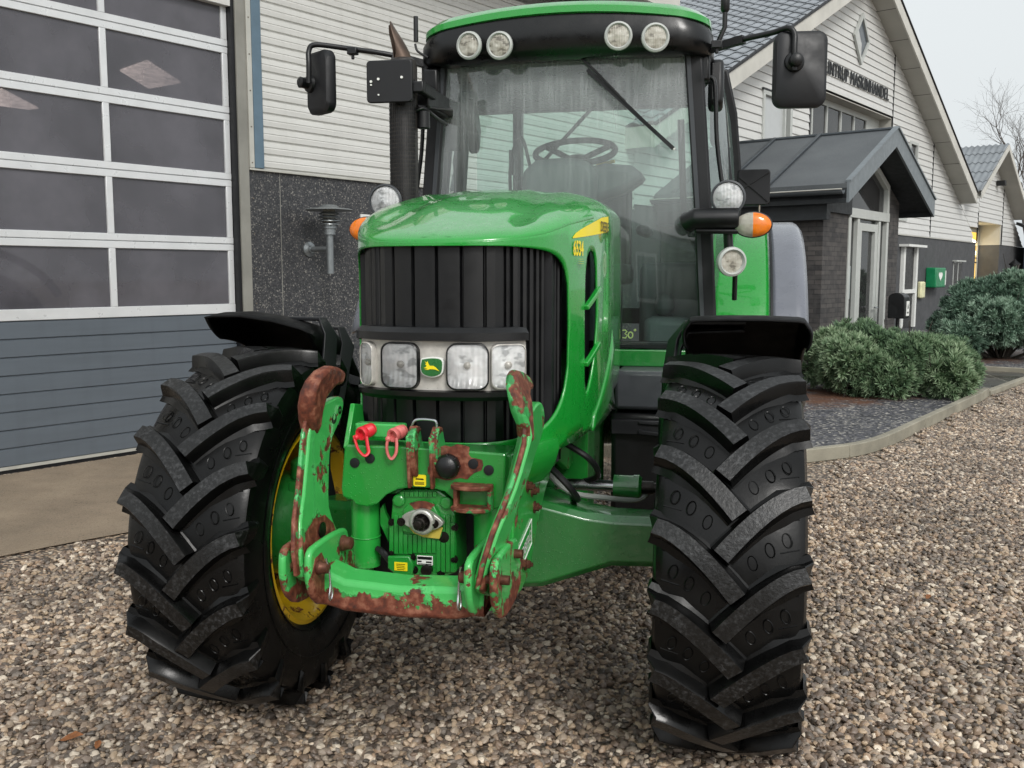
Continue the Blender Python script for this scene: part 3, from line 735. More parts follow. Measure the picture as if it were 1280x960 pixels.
# lettering
vs, fs = text_mesh('LINTRUP MASKINHANDEL', 1., .012, .0, sp=1.12)
xs = [v[0] for v in vs]; ys = [v[1] for v in vs]; x0, x1 = min(xs), max(xs); y0, y1 = min(ys), max(ys)
lt = simple('dark_sign_letters', '2c2e30', .6)
vv = [(16.70+(v[0]-x0)/(x1-x0)*4.12, .045+v[2], 5.715+(v[1]-y0)/(y1-y0)*.275) for v in vs]
sx_ = sorted(v[0] for v in vv); gap = max(range(len(sx_)-1), key=lambda i: sx_[i+1]-sx_[i]); cut = (sx_[gap]+sx_[gap+1])/2
for lft in (True, False):      # one mesh per word
    fw = [f for f in fs if (vv[f[0]][0] < cut) == lft]; ids = sorted({i for f in fw for i in f}); mp = {i: k for k, i in enumerate(ids)}
    b = MB(WM); b.add([vv[i] for i in ids], [[mp[i] for i in f] for f in fw]); b.build('sign_lettering', lt, show, smooth=0)
# roof: soffits, fascias and tiles
TT = .28
for sgn, e in ((-1, 9.06), (1, EAVE+.1)):
    b = MB(WM); z0, z1 = ZA, rz(e)
    b.slab([(SA, -.02, z0), (e, -.02, z1), (e, .46, z1), (SA, .46, z0)], (0, 0, .03)); b.build('soffit', 'soffit', show, smooth=0)
    b = MB(WM); b.slab([(SA, .461, z0-.03), (e, .461, z1-.03), (e, .461, z1+TT), (SA, .461, z0+TT)], (0, .035, 0)); b.build('bargeboard', 'fascia', show, smooth=0)
    b = MB(WM); b.slab([(e, -14, z1-.02), (e, .46, z1-.02), (e, .46, z1+TT), (e, -14, z1+TT)], (sgn*.03, 0, 0)); b.build('eave_board', 'fascia', show, smooth=0)
    b = MB(WM)
    for k in range(1, 9):
        s = SA+(e-SA)*k/9; b.nx().slab([(s, 0, rz(s)-.004), (s+.012, 0, rz(s+.012)-.004), (s+.012, .45, rz(s+.012)-.004), (s, .45, rz(s)-.004)], (0, 0, .003))
    b.build('soffit_joint', 'black_soft', show)
    # pantiles: courses stepped down the slope, waves across
    b = MB(WM); L_ = math.hypot(e-SA, z0-z1); n_c = int(L_/.33)
    for c_ in range(n_c):
        rows = []
        for q, lift in ((0, .0), (1.03, .022)):
            t = (c_+q)/n_c; s = SA+(e-SA)*min(t, 1.0); zz = z0+(z1-z0)*min(t, 1.0)+TT+.02+lift
            rows.append([(s, .5-j*.05, zz+.022*math.sin(j*PI/3.)) for j in range(0, 290)])
        b.sheet(rows)
    b.build('tiled_roof', 'tile', show, smooth=60, solid=.012)
    b = MB(WM); b.tube([(SA+(e-SA)*t, .50, ZA-SL*abs(SA-e)*t+TT+.02) for t in (0, 1)], .03, 8); b.build('verge_cap', 'black_soft', show)
b = MB(WM); b.box(23.0, 23.1, .024, .06, 0, 2.2)
# tall white-framed side window beside the porch, with its little hood
b = MB(WM); b.box(22.45, 22.6, .005, .09, .2, 2.3); b.box(23.55, 23.7, .005, .09, .2, 2.3); b.box(22.6, 23.55, .005, .09, 1.1, 1.2); b.box(22.3, 23.9, .0, .25, 2.3, 2.36)
wf = b.build('tall_window', 'white', show); b = MB(WM); b.box(22.6, 23.55, .006, .02, .2, 2.3); b.build('pane', 'black', wf)
b = MB(WM); b.box(27.5, 28.6, .0, .12, 1.98, 2.02); b.box(27.6, 28.5, .0, .02, .4, 1.98); b.box(28.0, 28.05, .0, .04, .4, 1.98); wf = b.build('narrow_window', 'frame_grey', show)
b = MB(WM); b.box(27.64, 28.46, .02, .03, .4, 1.94); b.build('pane', 'black', wf)

# defibrillator box on the wall
ae = thing('first_aid_cabinet', 'green wall cabinet with a white heart on grey rendered wall', 'cabinet', Wp(25.1, 0, 1.2))
gm = simple('green_cabinet_paint', '0c7a4c', .4)
b = MB(WM); b.box(24.75, 25.75, .001, .28, 1.23, 1.78); b.build('body', gm, ae, bevel=.03)
b = MB(WM); hp = []
for k in range(24):
    a = 2*PI*k/24; x = 16*math.sin(a)**3; z = 13*math.cos(a)-5*math.cos(2*a)-2*math.cos(3*a)-math.cos(4*a); hp.append((25.2+x*.012, 1.55+z*.0085))
b.prism(hp, 1, .282, .286); b.build('heart_mark', 'white_print', ae)
b = MB(WM); b.box(25.66, 25.70, .281, .30, 1.3, 1.7); b.build('handle', 'white_print', ae)
# yellowish bell box by the window
b = MB(WM); b.box(24.0, 24.4, .001, .12, .95, 1.4); tag(b.build('alarm_box', simple('cream_box', 'd3d0a8', .5), bevel=.04), 'small cream wall box between the tall white window and the green cabinet', 'box')

# ================================================================= ANNEX
AA, AZ, AS = 31.6, 5.62, .53
RD = -.75
ann = thing('annex_building', 'low gabled annex with corrugated roof and a lit slit window at the far right', 'building', Wp(AA, 0, 0))
def azr(s): return AZ-AS*abs(s-AA)
b = MB(WM)
for s0, s1, z0, z1 in ((30.25, 30.30, PT, 9), (30.30, 33.65, 3.3, 9), (33.7, 38, PT, 9)):
    z1 = min(z1, max(azr(s0), azr(s1), AZ if s0 < AA < s1 else 0))
    laps(b, lambda z: min(max(s0, AA-(AZ-z)/AS), s1), lambda z: max(min(s1, AA+(AZ-z)/AS), s0), z0, z1, P_, d=.024, gap=.014)
laps(b, lambda z: max(28.0, sr(z)+.03, AA-(AZ-z)/AS), lambda z: max(30.25, AA-(AZ-z)/AS), PT+P_*3, 4.9, P_, d=.024, gap=.014)
b.build('siding', 'siding2', ann, smooth=20)
b = MB(WM); b.box(30.23, 30.26, -.01, .03, PT, 3.6); b.nx().box(33.655, 33.695, -.01, .03, PT, azr(33.7)); b.build('joint_strip', 'black_soft', ann)
b = MB(WM); b.box(33.68, 40, -.4, 0, 0, PT-.003); b.nx().box(30.3, 33.68, RD-.3, RD, 0, PT); b.nx().box(33.5, 33.679, RD, -.002, 0, PT); b.build('plinth_wall', 'plinth_grey', ann)
b = MB(WM); b.nx().box(30.3, 33.68, RD-.3, RD, PT, 3.3); b.nx().box(33.5, 33.679, RD, -.002, PT+.001, 3.3); b.nx().box(30.3, 33.68, RD, -.01, 3.3, 3.33); b.build('porch_lining', 'soffit', ann)
b = MB(WM); b.slab([(30.3, -.5, 3.34), (38, -.5, 3.34), (37, -.5, 3.4), (AA, -.5, AZ-.2)], (0, .1, 0)); b.box(33.7, 38, -.5, -.41, 0, 3.3); b.build('backing_wall', 'black_soft', ann)
# lit window in the recess
b = MB(WM); b.box(31.0, 31.06, RD+.002, RD+.08, .9, 3.15); b.box(33.4, 33.49, RD+.002, RD+.08, .9, 3.15); b.box(31.06, 33.4, RD+.002, RD+.08, 3.05, 3.15); wf = b.build('lit_window', 'frame_grey', ann)
b = MB(WM); b.box(31.06, 33.4, RD+.01, RD+.03, 1.25, 3.05); b.build('pane', emis('warm_lit_pane', 'f0c257', .9), wf)
b = MB(WM); b.box(31.1, 33.3, RD+.032, RD+.05, 2.28, 2.42); b.slab([(31.2, RD+.032, 3.0), (31.6, RD+.032, 3.0), (33.3, RD+.032, 2.75), (33.3, RD+.032, 2.60), (32.5, RD+.032, 2.6), (31.2, RD+.032, 2.9)], (0, .01, 0)); b.build('lamp_tube', emis('bright_tube', 'fff3d0', 5.), wf)
b = MB(WM); b.box(31.06, 33.4, RD+.052, RD+.07, 2.0, 2.04); b.nx().box(31.06, 33.4, RD+.052, RD+.07, 2.16, 2.19); b.nx().box(32.6, 32.64, RD+.052, RD+.07, .9, 2.2); b.build('glazing_bar', 'bark', wf)
for sgn, e in ((-1, 28.3), (1, 35.5)):
    z1 = azr(e); o_ = .5
    b = MB(WM); b.slab([(AA, -.02, AZ), (e, -.02, z1), (e, o_, z1), (AA, o_, AZ)], (0, 0, .03)); b.build('soffit', 'soffit', ann, smooth=0)
    b = MB(WM); b.slab([(AA, o_+.001, AZ-.02), (e, o_+.001, z1-.02), (e, o_+.001, z1+.16), (AA, o_+.001, AZ+.16)], (0, .035, 0)); b.build('bargeboard', 'fascia', ann, smooth=0)
    b = MB(WM); rows = []
    for c_ in range(5):
        for q in (0, 1.03):
            t = min((c_+q)/5, 1.); s = AA+(e-AA)*t; zz = AZ+(z1-AZ)*t+.19+.02*q
            rows = rows+[[(s, o_+.02-j*.045, zz+.028*math.sin(j*PI/2.)) for j in range(0, 260)]]
    b.sheet(rows); b.build('corrugated_roof', 'corrugated', ann, smooth=60, solid=.01)
b = MB(WM); b.box(32.4, 32.6, .03, .3, 4.55, 4.72); b.build('floodlight', 'black', ann, bevel=.02)
# carriage lantern on the annex wall
ln = thing('wall_lantern', 'small dark carriage lantern on the annex wall beside the striped awning', 'lamp', Wp(34.6, .1, 1.7))
b = MB(WM); b.lathe([(.0, .55), (.05, .5), (.2, .38), (.2, .34)], (34.6, .3, 1.6), (0, 0, 1), 6); b.build('roof', 'black', ln)
b = MB(WM); b.lathe([(.16, .34), (.10, .0)], (34.6, .3, 1.6), (0, 0, 1), 6); b.build('glass', 'window_glass', ln)
b = MB(WM); b.tube([(34.6, .3, 1.6), (34.6, .3, 1.45), (34.6, .15, 1.35), (34.6, .01, 1.5)], .025, 8); b.box(34.5, 34.7, .001, .02, 1.35, 1.65); b.build('bracket', 'black', ln)
# striped corrugated canopy and its post
cn = thing('corrugated_canopy', 'dark ribbed lean-to canopy on a thin white post at the right edge', 'canopy', Wp(37, 1, 0))
b = MB(WM); rows = []
for t in (0, 1): rows.append([(35.4+.0*t+j*.06, .1+2.4*t, 3.45-1.15*t+.04*(1 if (j//2) % 2 else -1)) for j in range(0, 120)])
b.sheet(rows); b.build('roof_sheet', 'black', cn, smooth=0, solid=.02)
b = MB(WM); b.box(35.4, 43, 2.48, 2.54, 2.18, 2.30); b.build('gutter', 'zinc', cn); b = MB(WM); b.cyl((35.6, 2.5, 0), (35.6, 2.5, 2.2), .05); b.build('post', 'white', cn)
b = MB(WM); b.box(36, 43, .3, .4, 0, 2.9); b.build('back_panel', simple('navy_panel', '262c38', .5), cn)
b = MB(WM); p = PZ(1274, 366, .95); q = WM.inverted() @ p
b = MB(); b.lathe([(.25, 0), (.33, .1), (.33, .32), (.2, .42), (.0, .44)], (p.x+.35, p.y, .68), (0, 0, 1), 20); b.lathe([(.16, 0), (.14, .7)], (p.x+.35, p.y, 0), (0, 0, 1), 16)
tag(b.build('litter_bin', simple('orange_paint', 'b0512e', .5), bevel=.01), 'orange round-topped object just peeking over the far shrub at the right edge', 'bin')

# ================================================================= PORCH
NG, NF = 2.6, 3.0
por = thing('entrance_porch', 'dark brick entrance porch with felt pitched roof and glazed double door', 'porch', Wp(12, 1.5, 0))
PA_, PZA, PE0, PE1, PZE = 11.86, 3.74, 9.90, 14.03, 2.80     # apex s/z and eaves of the roof top surface
def prz(s): return PZA-(PZA-PZE)*abs(s-PA_)/(PA_-PE0 if s < PA_ else PE1-PA_)
b = MB(WM); b.box(10.15, 10.30, .01, NG, 0, 2.62); b.box(10.30, 11.15, NG-.25, NG-.001, 0, 2.62); b.nx().box(13.3, 13.55, .01, NG, 0, 2.62); b.box(12.98, 13.3, NG-.25, NG-.001, 0, 2.62)
for a0, a1 in ((10.15, 11.15), (12.9, 13.55)): pass
b.build('brick_wall', 'brick', por, uv='wall', smooth=0)
b = MB(WM); b.slab([(12.98, NG-.25, 2.621), (13.55, NG-.25, 2.621), (13.55, NG-.25, prz(13.55)-.25), (12.98, NG-.25, prz(12.98)-.25)], (0, .249, 0)); b.build('gable_infill', 'brick', por, uv='wall')
b = MB(WM); b.box(10.0, 10.14, .01, NG+.1, 2.33, 2.62); b.box(10.14, 11.15, NG-.01, NG+.05, 2.45, 2.70); b.build('eave_beam', 'porch_dark', por)
# glazing
jf = MB(WM); D0, D1 = 11.15, 12.98; dz = 2.42
jf.box(D0, D0+.09, NG-.1, NG+.02, 0, dz); jf.box(D1-.09, D1, NG-.1, NG+.02, 0, dz); jf.box(D0, D1, NG-.1, NG+.03, dz, dz+.14)
jf.box(D0+.38, D0+.47, NG-.1, NG+.015, 0, dz); jf.box(D1-.47, D1-.38, NG-.1, NG+.015, 0, dz)
jf.slab([(D1-.09, NG-.1, dz+.14), (D1, NG-.1, dz+.14), (D1, NG-.1, prz(D1)-.26), (D1-.09, NG-.1, prz(D1-.09)-.26)], (0, .12, 0))
jf.slab([(PA_, NG-.1, prz(PA_)-.36), (D1, NG-.1, prz(D1)-.36), (D1, NG-.1, prz(D1)-.25), (PA_, NG-.1, prz(PA_)-.25)], (0, .119, 0))
jf.slab([(PA_, NG-.1, prz(PA_)-.36), (D0, NG-.1, prz(D0)-.36), (D0, NG-.1, prz(D0)-.25), (PA_, NG-.1, prz(PA_)-.25)], (0, .118, 0))
wf = jf.build('door_frame', 'frame_grey', por, bevel=.005)
b = MB(WM); b.box(D0+.08, D1-.08, NG-.06, NG-.05, 0, dz); b.slab([(D0, NG-.06, dz+.1), (D1-.05, NG-.06, dz+.1), (D1-.05, NG-.06, prz(D1)-.3), (PA_, NG-.06, prz(PA_)-.3), (D0, NG-.06, prz(D0)-.3)], (0, .01, 0)); b.build('pane', 'window_glass', wf)
dl = MB(WM); a0, a1 = D0+.48, D1-.48
dl.box(a0, a0+.12, NG-.06, NG+.005, .02, dz-.06); dl.box(a1-.12, a1, NG-.06, NG+.005, .02, dz-.06); dl.box(a0, a1, NG-.059, NG+.004, dz-.18, dz-.061); dl.box(a0, a1, NG-.059, NG+.004, .02, .2)
dr_ = dl.build('glazed_door', 'frame_grey', por, bevel=.004)
b = MB(WM); b.tube([(a1-.05, NG+.005, 1.05), (a1-.05, NG+.06, 1.05), (a1-.17, NG+.06, 1.05)], .012, 8); b.build('handle', 'steel', dr_)
b = MB(WM); b.box(a0-.33, a0-.2, NG-.045, NG-.04, 1.2, 1.7); b.build('notice', simple('pale_notice', 'a9b6b4', .5), wf)
b = MB(WM); b.box(10.4, 13.2, .02, .05, 0, 2.6); b.box(12.1, 12.3, 1.0, 1.2, .8, 1.9); b.build('interior_wall', 'plinth_grey', por)
# roof
R0 = -.3
for sgn, e in ((-1, PE0), (1, PE1)):
    b = MB(WM); b.slab([(PA_, R0, PZA-.06), (e, R0, PZE-.06), (e, NF, PZE-.06), (PA_, NF, PZA-.06)], (0, 0, .06)); b.build('roof_sheet', 'felt', por, smooth=0)
    b = MB(WM); b.slab([(PA_, .02, PZA-.2), (e, .02, PZE-.2), (e, NF-.001, PZE-.2), (PA_, NF-.001, PZA-.2)], (0, 0, .05)); b.build('soffit', 'porch_dark', por, smooth=0)
    b = MB(WM); b.slab([(PA_, NF+.001, PZA-.26), (e, NF+.001, PZE-.26), (e, NF+.001, PZE+.02), (PA_, NF+.001, PZA+.02)], (0, .035, 0)); b.build('bargeboard', 'porch_fascia', por, smooth=0)
    b = MB(WM); b.slab([(PA_, NF-.02, PZA+.02), (e, NF-.02, PZE+.02), (e, NF+.06, PZE+.02), (PA_, NF+.06, PZA+.02)], (0, 0, .025)); b.build('verge_trim', 'porch_fascia', por, smooth=0)
    b = MB(WM)
    for n in (.35, 1.1, 1.85): b.slab([(PA_, n-.03, PZA+.002), (e, n-.03, PZE+.002), (e, n+.03, PZE+.002), (PA_, n+.03, PZA+.002)], (0, 0, .045))
    b.build('roof_batten', 'gutter', por, bevel=.01)
    b = MB(WM); b.box(min(e, e-sgn*.03), max(e, e-sgn*.03), R0, NF-.002, PZE-.26, PZE-.06); b.build('eave_board', 'porch_dark', por)
b = MB(WM); b.tube([(PA_, R0, PZA+.01), (PA_, NF+.02, PZA+.01)], .03, 8); b.build('ridge_cap', 'gutter', por)
b = MB(WM); prof = [(.06*math.cos(a), .06*math.sin(a)) for a in np.linspace(PI, 2*PI, 9)]
for q0, q1 in zip(prof[:-1], prof[1:]): pass
rows = [[(PE0-.065+x, n, PZE-.09+z) for x, z in prof] for n in (-.2, NF-.02)]; b.sheet(rows); b.build('gutter', 'gutter', por, solid=.004)
b = MB(WM); b.tube([(PE0-.13, -.2, PZE-.085), (PE0-.13, NF-.02, PZE-.085)], .01, 8); b.build('gutter_lip', 'zinc', por)
dpn = 1.25
b = MB(WM); b.tube(crv([(PE0-.065, dpn, PZE-.12), (PE0-.065, dpn, PZE-.28), (PE0+.0, dpn, PZE-.45), (PE0+.16, dpn, PZE-.62), (PE0+.19, dpn, PZE-.75), (PE0+.19, dpn, .1)], 5), .038, 14); b.build('downpipe', 'zinc_lamp', por)
b = MB(WM)
for n in (1.2, 2.0): b.lathe([(.03, 0), (.03, -.01)], (13.2, n+.5, prz(13.2)-.2), (0, 0, 1), 12)
b.build('downlight', 'steel', por)
# letter box by the door
mb = thing('letter_box', 'black arched letter box with a white label standing beside the porch', 'letter box', Wp(13.6, NG+.1, 0))
b = MB(WM); s0 = Wpx(1114, 380, NG+.35)[0]; zt = Wpx(1114, 366, NG+.35)[2]; LWD = .22
pr_ = [(NG+.3, zt-.40), (NG+.55, zt-.40), (NG+.55, zt-.08)] + [(NG+.425+.125*math.cos(a), zt-.08+.08*math.sin(a)) for a in np.linspace(.2, PI-.2, 8)] + [(NG+.3, zt-.08)]
b.prism(pr_, 0, s0, s0+.26); b.build('body', 'black', mb, bevel=.01)
b = MB(WM); b.box(s0+.10, s0+.24, NG+.551, NG+.556, zt-.36, zt-.13); b.build('label_plate', 'white_print', mb)
b = MB(WM); b.prism([(s0+.17, zt-.17), (s0+.195, zt-.23), (s0+.185, zt-.25), (s0+.155, zt-.25), (s0+.145, zt-.23)], 1, NG+.557, NG+.559); b.nx().box(s0+.14, s0+.20, NG+.557, NG+.559, zt-.32, zt-.295); b.build('drop_symbol', 'black', mb)
b = MB(WM); b.cyl((s0+.13, NG+.42, 0), (s0+.13, NG+.42, zt-.4), .03); b.build('post', 'black', mb)

# ================================================================= SHRUBS AND TREES
def shrub(name, label, cx, cy, rx, ry, h, mat, n, seed, dome=1.12, nl=.075):
    rng = np.random.default_rng(seed)
    root = thing(name, label, 'shrub', (cx, cy, 0))
    # overlapping lobes give the uneven outline
    lobes = []
    for i in range(34):
        a = rng.uniform(0, 2*PI); r = rng.uniform(.15, .80)
        lobes.append((cx+rx*r*math.cos(a), cy+ry*r*math.sin(a), h*rng.uniform(.34, .72)*(dome-(dome-.62)*r*1.25), rng.uniform(.24, .40)*min(rx, ry)*1.05))
    V = []; F = []; T = []
    def tuft(p, d, size, tint):
        k0 = 26
        u = d.orthogonal().normalized(); w = d.cross(u)
        for k in range(k0):
            a = 2*PI*k/k0*2.4+rng.uniform(0, .5); sp = rng.uniform(.15, 1.1)
            e = (d*math.cos(sp) + (u*math.cos(a)+w*math.sin(a))*math.sin(sp)).normalized()
            l = size*rng.uniform(.75, 1.1); sd = e.cross(Vector(rng.normal(size=3))).normalized()*size*.055
            b0 = len(V); q = p - d*size*.2*rng.uniform(0, 1)
            V.extend([q-sd, q+sd, q+e*l*.7+sd*.9, q+e*l, q+e*l*.7-sd*.9]); F.append((b0, b0+1, b0+2, b0+3, b0+4))
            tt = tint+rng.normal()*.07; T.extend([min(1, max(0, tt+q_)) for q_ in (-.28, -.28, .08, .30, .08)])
    stems = MB()
    for (lx, ly, lz, lr) in lobes:
        m = int(n*(lr**2)/sum(q[3]**2 for q in lobes)); tl = rng.uniform(.15, .7)
        for i in range(m):
            d = Vector(rng.normal(size=3)); d.z = d.z*.8+.25; d.normalize()
            rr = lr*rng.uniform(.72, 1.06)
            p = Vector((lx+d.x*rr, ly+d.y*rr, max(.08, lz+d.z*rr*.85)))
            d2 = (d+Vector((0, 0, .45))).normalized()
            tuft(p, d2, nl*rng.uniform(.8, 1.25), tl+rng.normal()*.12)
        c0 = Vector((cx+(lx-cx)*.15, cy+(ly-cy)*.15, .02)); c1 = Vector((lx, ly, lz))
        stems.tube([c0, c0.lerp(c1, .5)+Vector((0, 0, -.05)), c1], [.03, .02, .008], 6)
        for _ in range(9):
            e = c1+Vector(rng.normal(size=3))*lr*.6; stems.tube([c1.lerp(c0, .2), e], [.008, .004], 4)
    me = bpy.data.meshes.new('foliage'); me.from_pydata([tuple(v) for v in V], [], F); me.materials.append(M[mat])
    at = me.attributes.new('tint', 'FLOAT', 'POINT'); at.data.foreach_set('value', T); me.update()
    o = bpy.data.objects.new('foliage', me); col.objects.link(o); o.parent = root; o.location = (-cx, -cy, 0)
    stems.build('branches', 'bark', root)
    return root
c = PZ(1104, 496, 0)
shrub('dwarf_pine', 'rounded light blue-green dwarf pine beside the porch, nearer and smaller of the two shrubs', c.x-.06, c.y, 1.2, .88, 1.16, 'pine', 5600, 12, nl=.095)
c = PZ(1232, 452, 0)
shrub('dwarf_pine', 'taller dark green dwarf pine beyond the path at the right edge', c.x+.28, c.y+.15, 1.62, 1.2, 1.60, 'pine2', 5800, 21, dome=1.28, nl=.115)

def bare_tree(label, px, depth, height, seed, r0=.16):
    rng = random.Random(seed)
    q = CO + (CF+CR*((px-640)/FPX))*depth; base = Vector((q.x, q.y, 0))
    root = thing('bare_tree', label, 'tree', base, 'leafless trees behind the buildings')
    tr = MB(); cr = MB()
    def br(p, d, l, r, lev, mb):
        pts = [p]; dd = d.copy()
        for k in range(3):
            dd = (dd+Vector((rng.gauss(0, .13), rng.gauss(0, .13), rng.gauss(.05, .08)))).normalized(); pts.append(pts[-1]+dd*l/3)
        mb.tube(pts, [r, r*.85, r*.7, r*.55], 5 if lev > 1 else 8, cap=False)
        if lev >= 7: return
        for k in range(rng.choice((2, 3, 3)) if lev < 5 else 3):
            a = rng.uniform(0, 2*PI); sp = rng.uniform(.3, .75); u = dd.orthogonal().normalized(); w = dd.cross(u)
            nd = (dd*math.cos(sp)+(u*math.cos(a)+w*math.sin(a))*math.sin(sp)).normalized()
            br(pts[-1] if k else pts[2], nd, l*rng.uniform(.62, .85), r*.55, lev+1, cr)
    br(base, Vector((0, 0, 1)), height*.3, r0, 0, tr)
    tr.build('trunk', 'twig', root); cr.build('crown', 'twig', root)
bare_tree('tall leafless tree with fine twigs rising behind the annex roof, nearer the frame edge', 1285, 46, 11.0, 4)
bare_tree('leafless tree with pale bushy crown just left of the tallest tree above the annex ridge', 1238, 56, 9.6, 8, .13)
# ================================================================= HOUSE BEHIND THE CAMERA (its gable mirrors in the windscreen)
def refl(px, py, yy):
    g = PY(px, py, 1.57); r = (g-CO).normalized(); r.y = -r.y; return g + r*((yy-g.y)/r.y)
YB = -19.
a_ = refl(818, 268, YB); l_ = refl(775, 292, YB); r_ = refl(880, 345, YB)
hb = thing('yard_house', 'dark gabled house across the yard, seen only as a reflection in the windscreen', 'house', (a_.x, YB, 0))
xl, xr = a_.x-6.5, a_.x+6.5; ez = max(2.8, a_.z-5.5)
b = MB(); b.slab([(xl, YB, 0), (xr, YB, 0), (xr, YB, ez), (a_.x, YB, a_.z), (xl, YB, ez)], (0, -9, 0)); b.build('wall', simple('dark_red_brick', '4a3a33', .8, bump=.3), hb, smooth=0)
for s in (-1, 1):
    b = MB(); b.slab([(a_.x, YB+.4, a_.z+.02), (a_.x+s*7.0, YB+.4, ez-.4), (a_.x+s*7.0, YB-9.4, ez-.4), (a_.x, YB-9.4, a_.z+.02)], (0, 0, .18)); b.build('roof', 'tile', hb, smooth=0)
for x in (-3.4, 0, 3.4):
    b = MB(); b.box(a_.x+x-.7, a_.x+x+.7, YB+.01, YB+.06, 1.0, 2.3); f = b.build('window', 'white', hb); b = MB(); b.box(a_.x+x-.6, a_.x+x+.6, YB+.061, YB+.07, 1.1, 2.2); b.build('pane', 'black', f)
# ================================================================= TRACTOR
T = thing('tractor', 'green farm tractor with black lugged tyres, rusty front linkage and glazed cab parked on gravel', 'tractor', (0, 1.2, 0))
def wheel(xc, yc, R, W, nl, rim_r, name_label, side, rimmat='yellow_dirty', full=True):
    """side = +1 when the outer face looks to +X"""
    zc = R; k = W/.40; q = R/.647
    def P(x, t, r): return Vector((xc+x, yc-r*math.cos(t), zc+r*math.sin(t)))
    hub = bpy.data.objects.new('wheel', None); col.objects.link(hub); hub.parent = T; hub.location = Vector((xc, yc, zc))-T.location
    hub['label'] = name_label
    tb = MB()
    dr = R-.047
    prof = [(-.150, rim_r-.012), (-.172, rim_r+.004), (-.196, rim_r+.045), (-.212, rim_r+.095), (-.214, rim_r+.14), (-.210, dr-.045), (-.201, dr-.022), (-.18, dr-.009), (-.09, dr), (0, dr+.002)]
    prof = prof + [(-x, r) for x, r in prof[-2::-1]]
    N = 96; rows = []
    for i in range(N): t = 2*PI*i/N; rows.append([P(x*k, t, r) for x, r in prof])
    rows.append(rows[0]); tb.sheet(rows)
    for rr in (rim_r+.03, rim_r+.12):     # moulded rings on the sidewall
        for s in (-1, 1):
            xx = s*(.190 if rr < rim_r+.05 else .2145)*k
            tb.tube([P(xx, 2*PI*i/72, rr) for i in range(73)], .0025, 5, cap=False)
    pitch = 2*PI/nl; D = .29*min(1, .647/R*1.05)
    for s in (-1, 1):
        for j in range(nl):
            t0 = pitch*(j+(.5 if s > 0 else 0))
            st = []
            # shoulder stations run down the sidewall, then across the tread to the centre
            st.append((.2125, .02, dr-.075, .004, .030, .045)); st.append((.2125, .015, dr-.045, .009, .031, .050))
            st.append((.2095, .008, dr-.008, .014, .031, .054))
            for u in np.linspace(0, 1, 9):
                x = .206-.229*u; tt = -D*(u**1.5)
                st.append((x, tt, R-.012+.012*min(1, u*2.5), None, .0245+.003*u, .060+.004*math.sin(PI*u)))
            sec = []
            for i, (x, tt, rt, hh, wt, wb) in enumerate(st):
                a = st[max(i-1, 0)]; c_ = st[min(i+1, len(st)-1)]
                if i < 3: tx, ts = 0., -1.; nx, ns = 0., 1.   # width direction = circumferential
                dx = (c_[0]-a[0]); ds = (c_[1]-a[1])*R
                if i < 3: nx, ns = .25, .97
                else:
                    L_ = math.hypot(dx, ds); nx, ns = -ds/L_, dx/L_
                    if ns < 0: nx, ns = -nx, -ns
                if hh is not None:
                    xb = x-.012; rb = rt-.004; xt = x+hh*.35
                    pts = [(xb, -wb, rb-.004), (x, -wt*1.2, rt-.001), (xt, -wt, rt+.001), (xt+.001, -wt*.86, rt+.003), (xt+.001, wt*.86, rt+.003), (xt, wt, rt+.001), (x, wt*1.2, rt-.001), (xb, wb, rb-.004)]
                else:
                    rb = dr-.004-(.010 if abs(x) > .17 else 0); pts = [(x, -wb*.86, rb-.002), (x, -wt*1.28, rb+.009), (x, -wt*1.04, rt-.007), (x, -wt*.90, rt), (x, wt*.90, rt), (x, wt*1.04, rt-.007), (x, wt*1.28, rb+.009), (x, wb*.86, rb-.002)]
                sec.append([P(s*k*(px_+nx*w), t0+(tt*1. + ns*w/R), r) for px_, w, r in pts])
            v = [p for q_ in sec for p in q_]; b0 = len(tb.v); m = 8
            f = []; mi = []
            for i in range(len(sec)-1):
                for c_ in range(7):
                    f.append((i*m+c_, i*m+c_+1, (i+1)*m+c_+1, (i+1)*m+c_)); mi.append(1 if c_ == 3 and i >= 2 else 0)
            f.append(tuple(range(m))); mi.append(0)
            # sloped nose
            e = sec[-1]; nose = []
            f.append(tuple((len(sec)-1)*m+c_ for c_ in range(m))[::-1]); mi.append(0)
            base = len(tb.v)
            for p in v: tb.v.append(tuple(p))
            for fc, mm in zip(f, mi): tb.f.append([i_+base for i_ in fc]); tb.mi.append(mm)
            # moulded oval marks between the lugs
            if full:
                for u in (.22, .42, .62):
                    x = s*(.203-.228*u)*k; tt = t0-D*(u**1.5)-pitch*.5
                    cx_, ct = x, tt; rr = dr+.0015 - (.004 if u < .3 else 0)
                    ring = [P(cx_+.0125*math.cos(a)+s*-.004*math.sin(a), ct+.021*math.sin(a)/R, rr) for a in np.linspace(0, 2*PI, 15)]
                    tb.tube(ring, .0016, 4, cap=False)
                # small ribs in the gap near the shoulder
                for dd in (.30, .70):
                    pp = [P(s*k*(.185-.05*w_), t0-pitch*dd-.02*w_, dr-.010+.006*w_) for w_ in (0, .5, 1)]
                    tb.tube(pp, .0022, 4)
    tb.build('tyre', ['rubber', 'rubber_worn'], hub, smooth=32)
    # rim: flange, barrel and dished disc
    o = Vector((xc, yc, zc)); w = .172*k
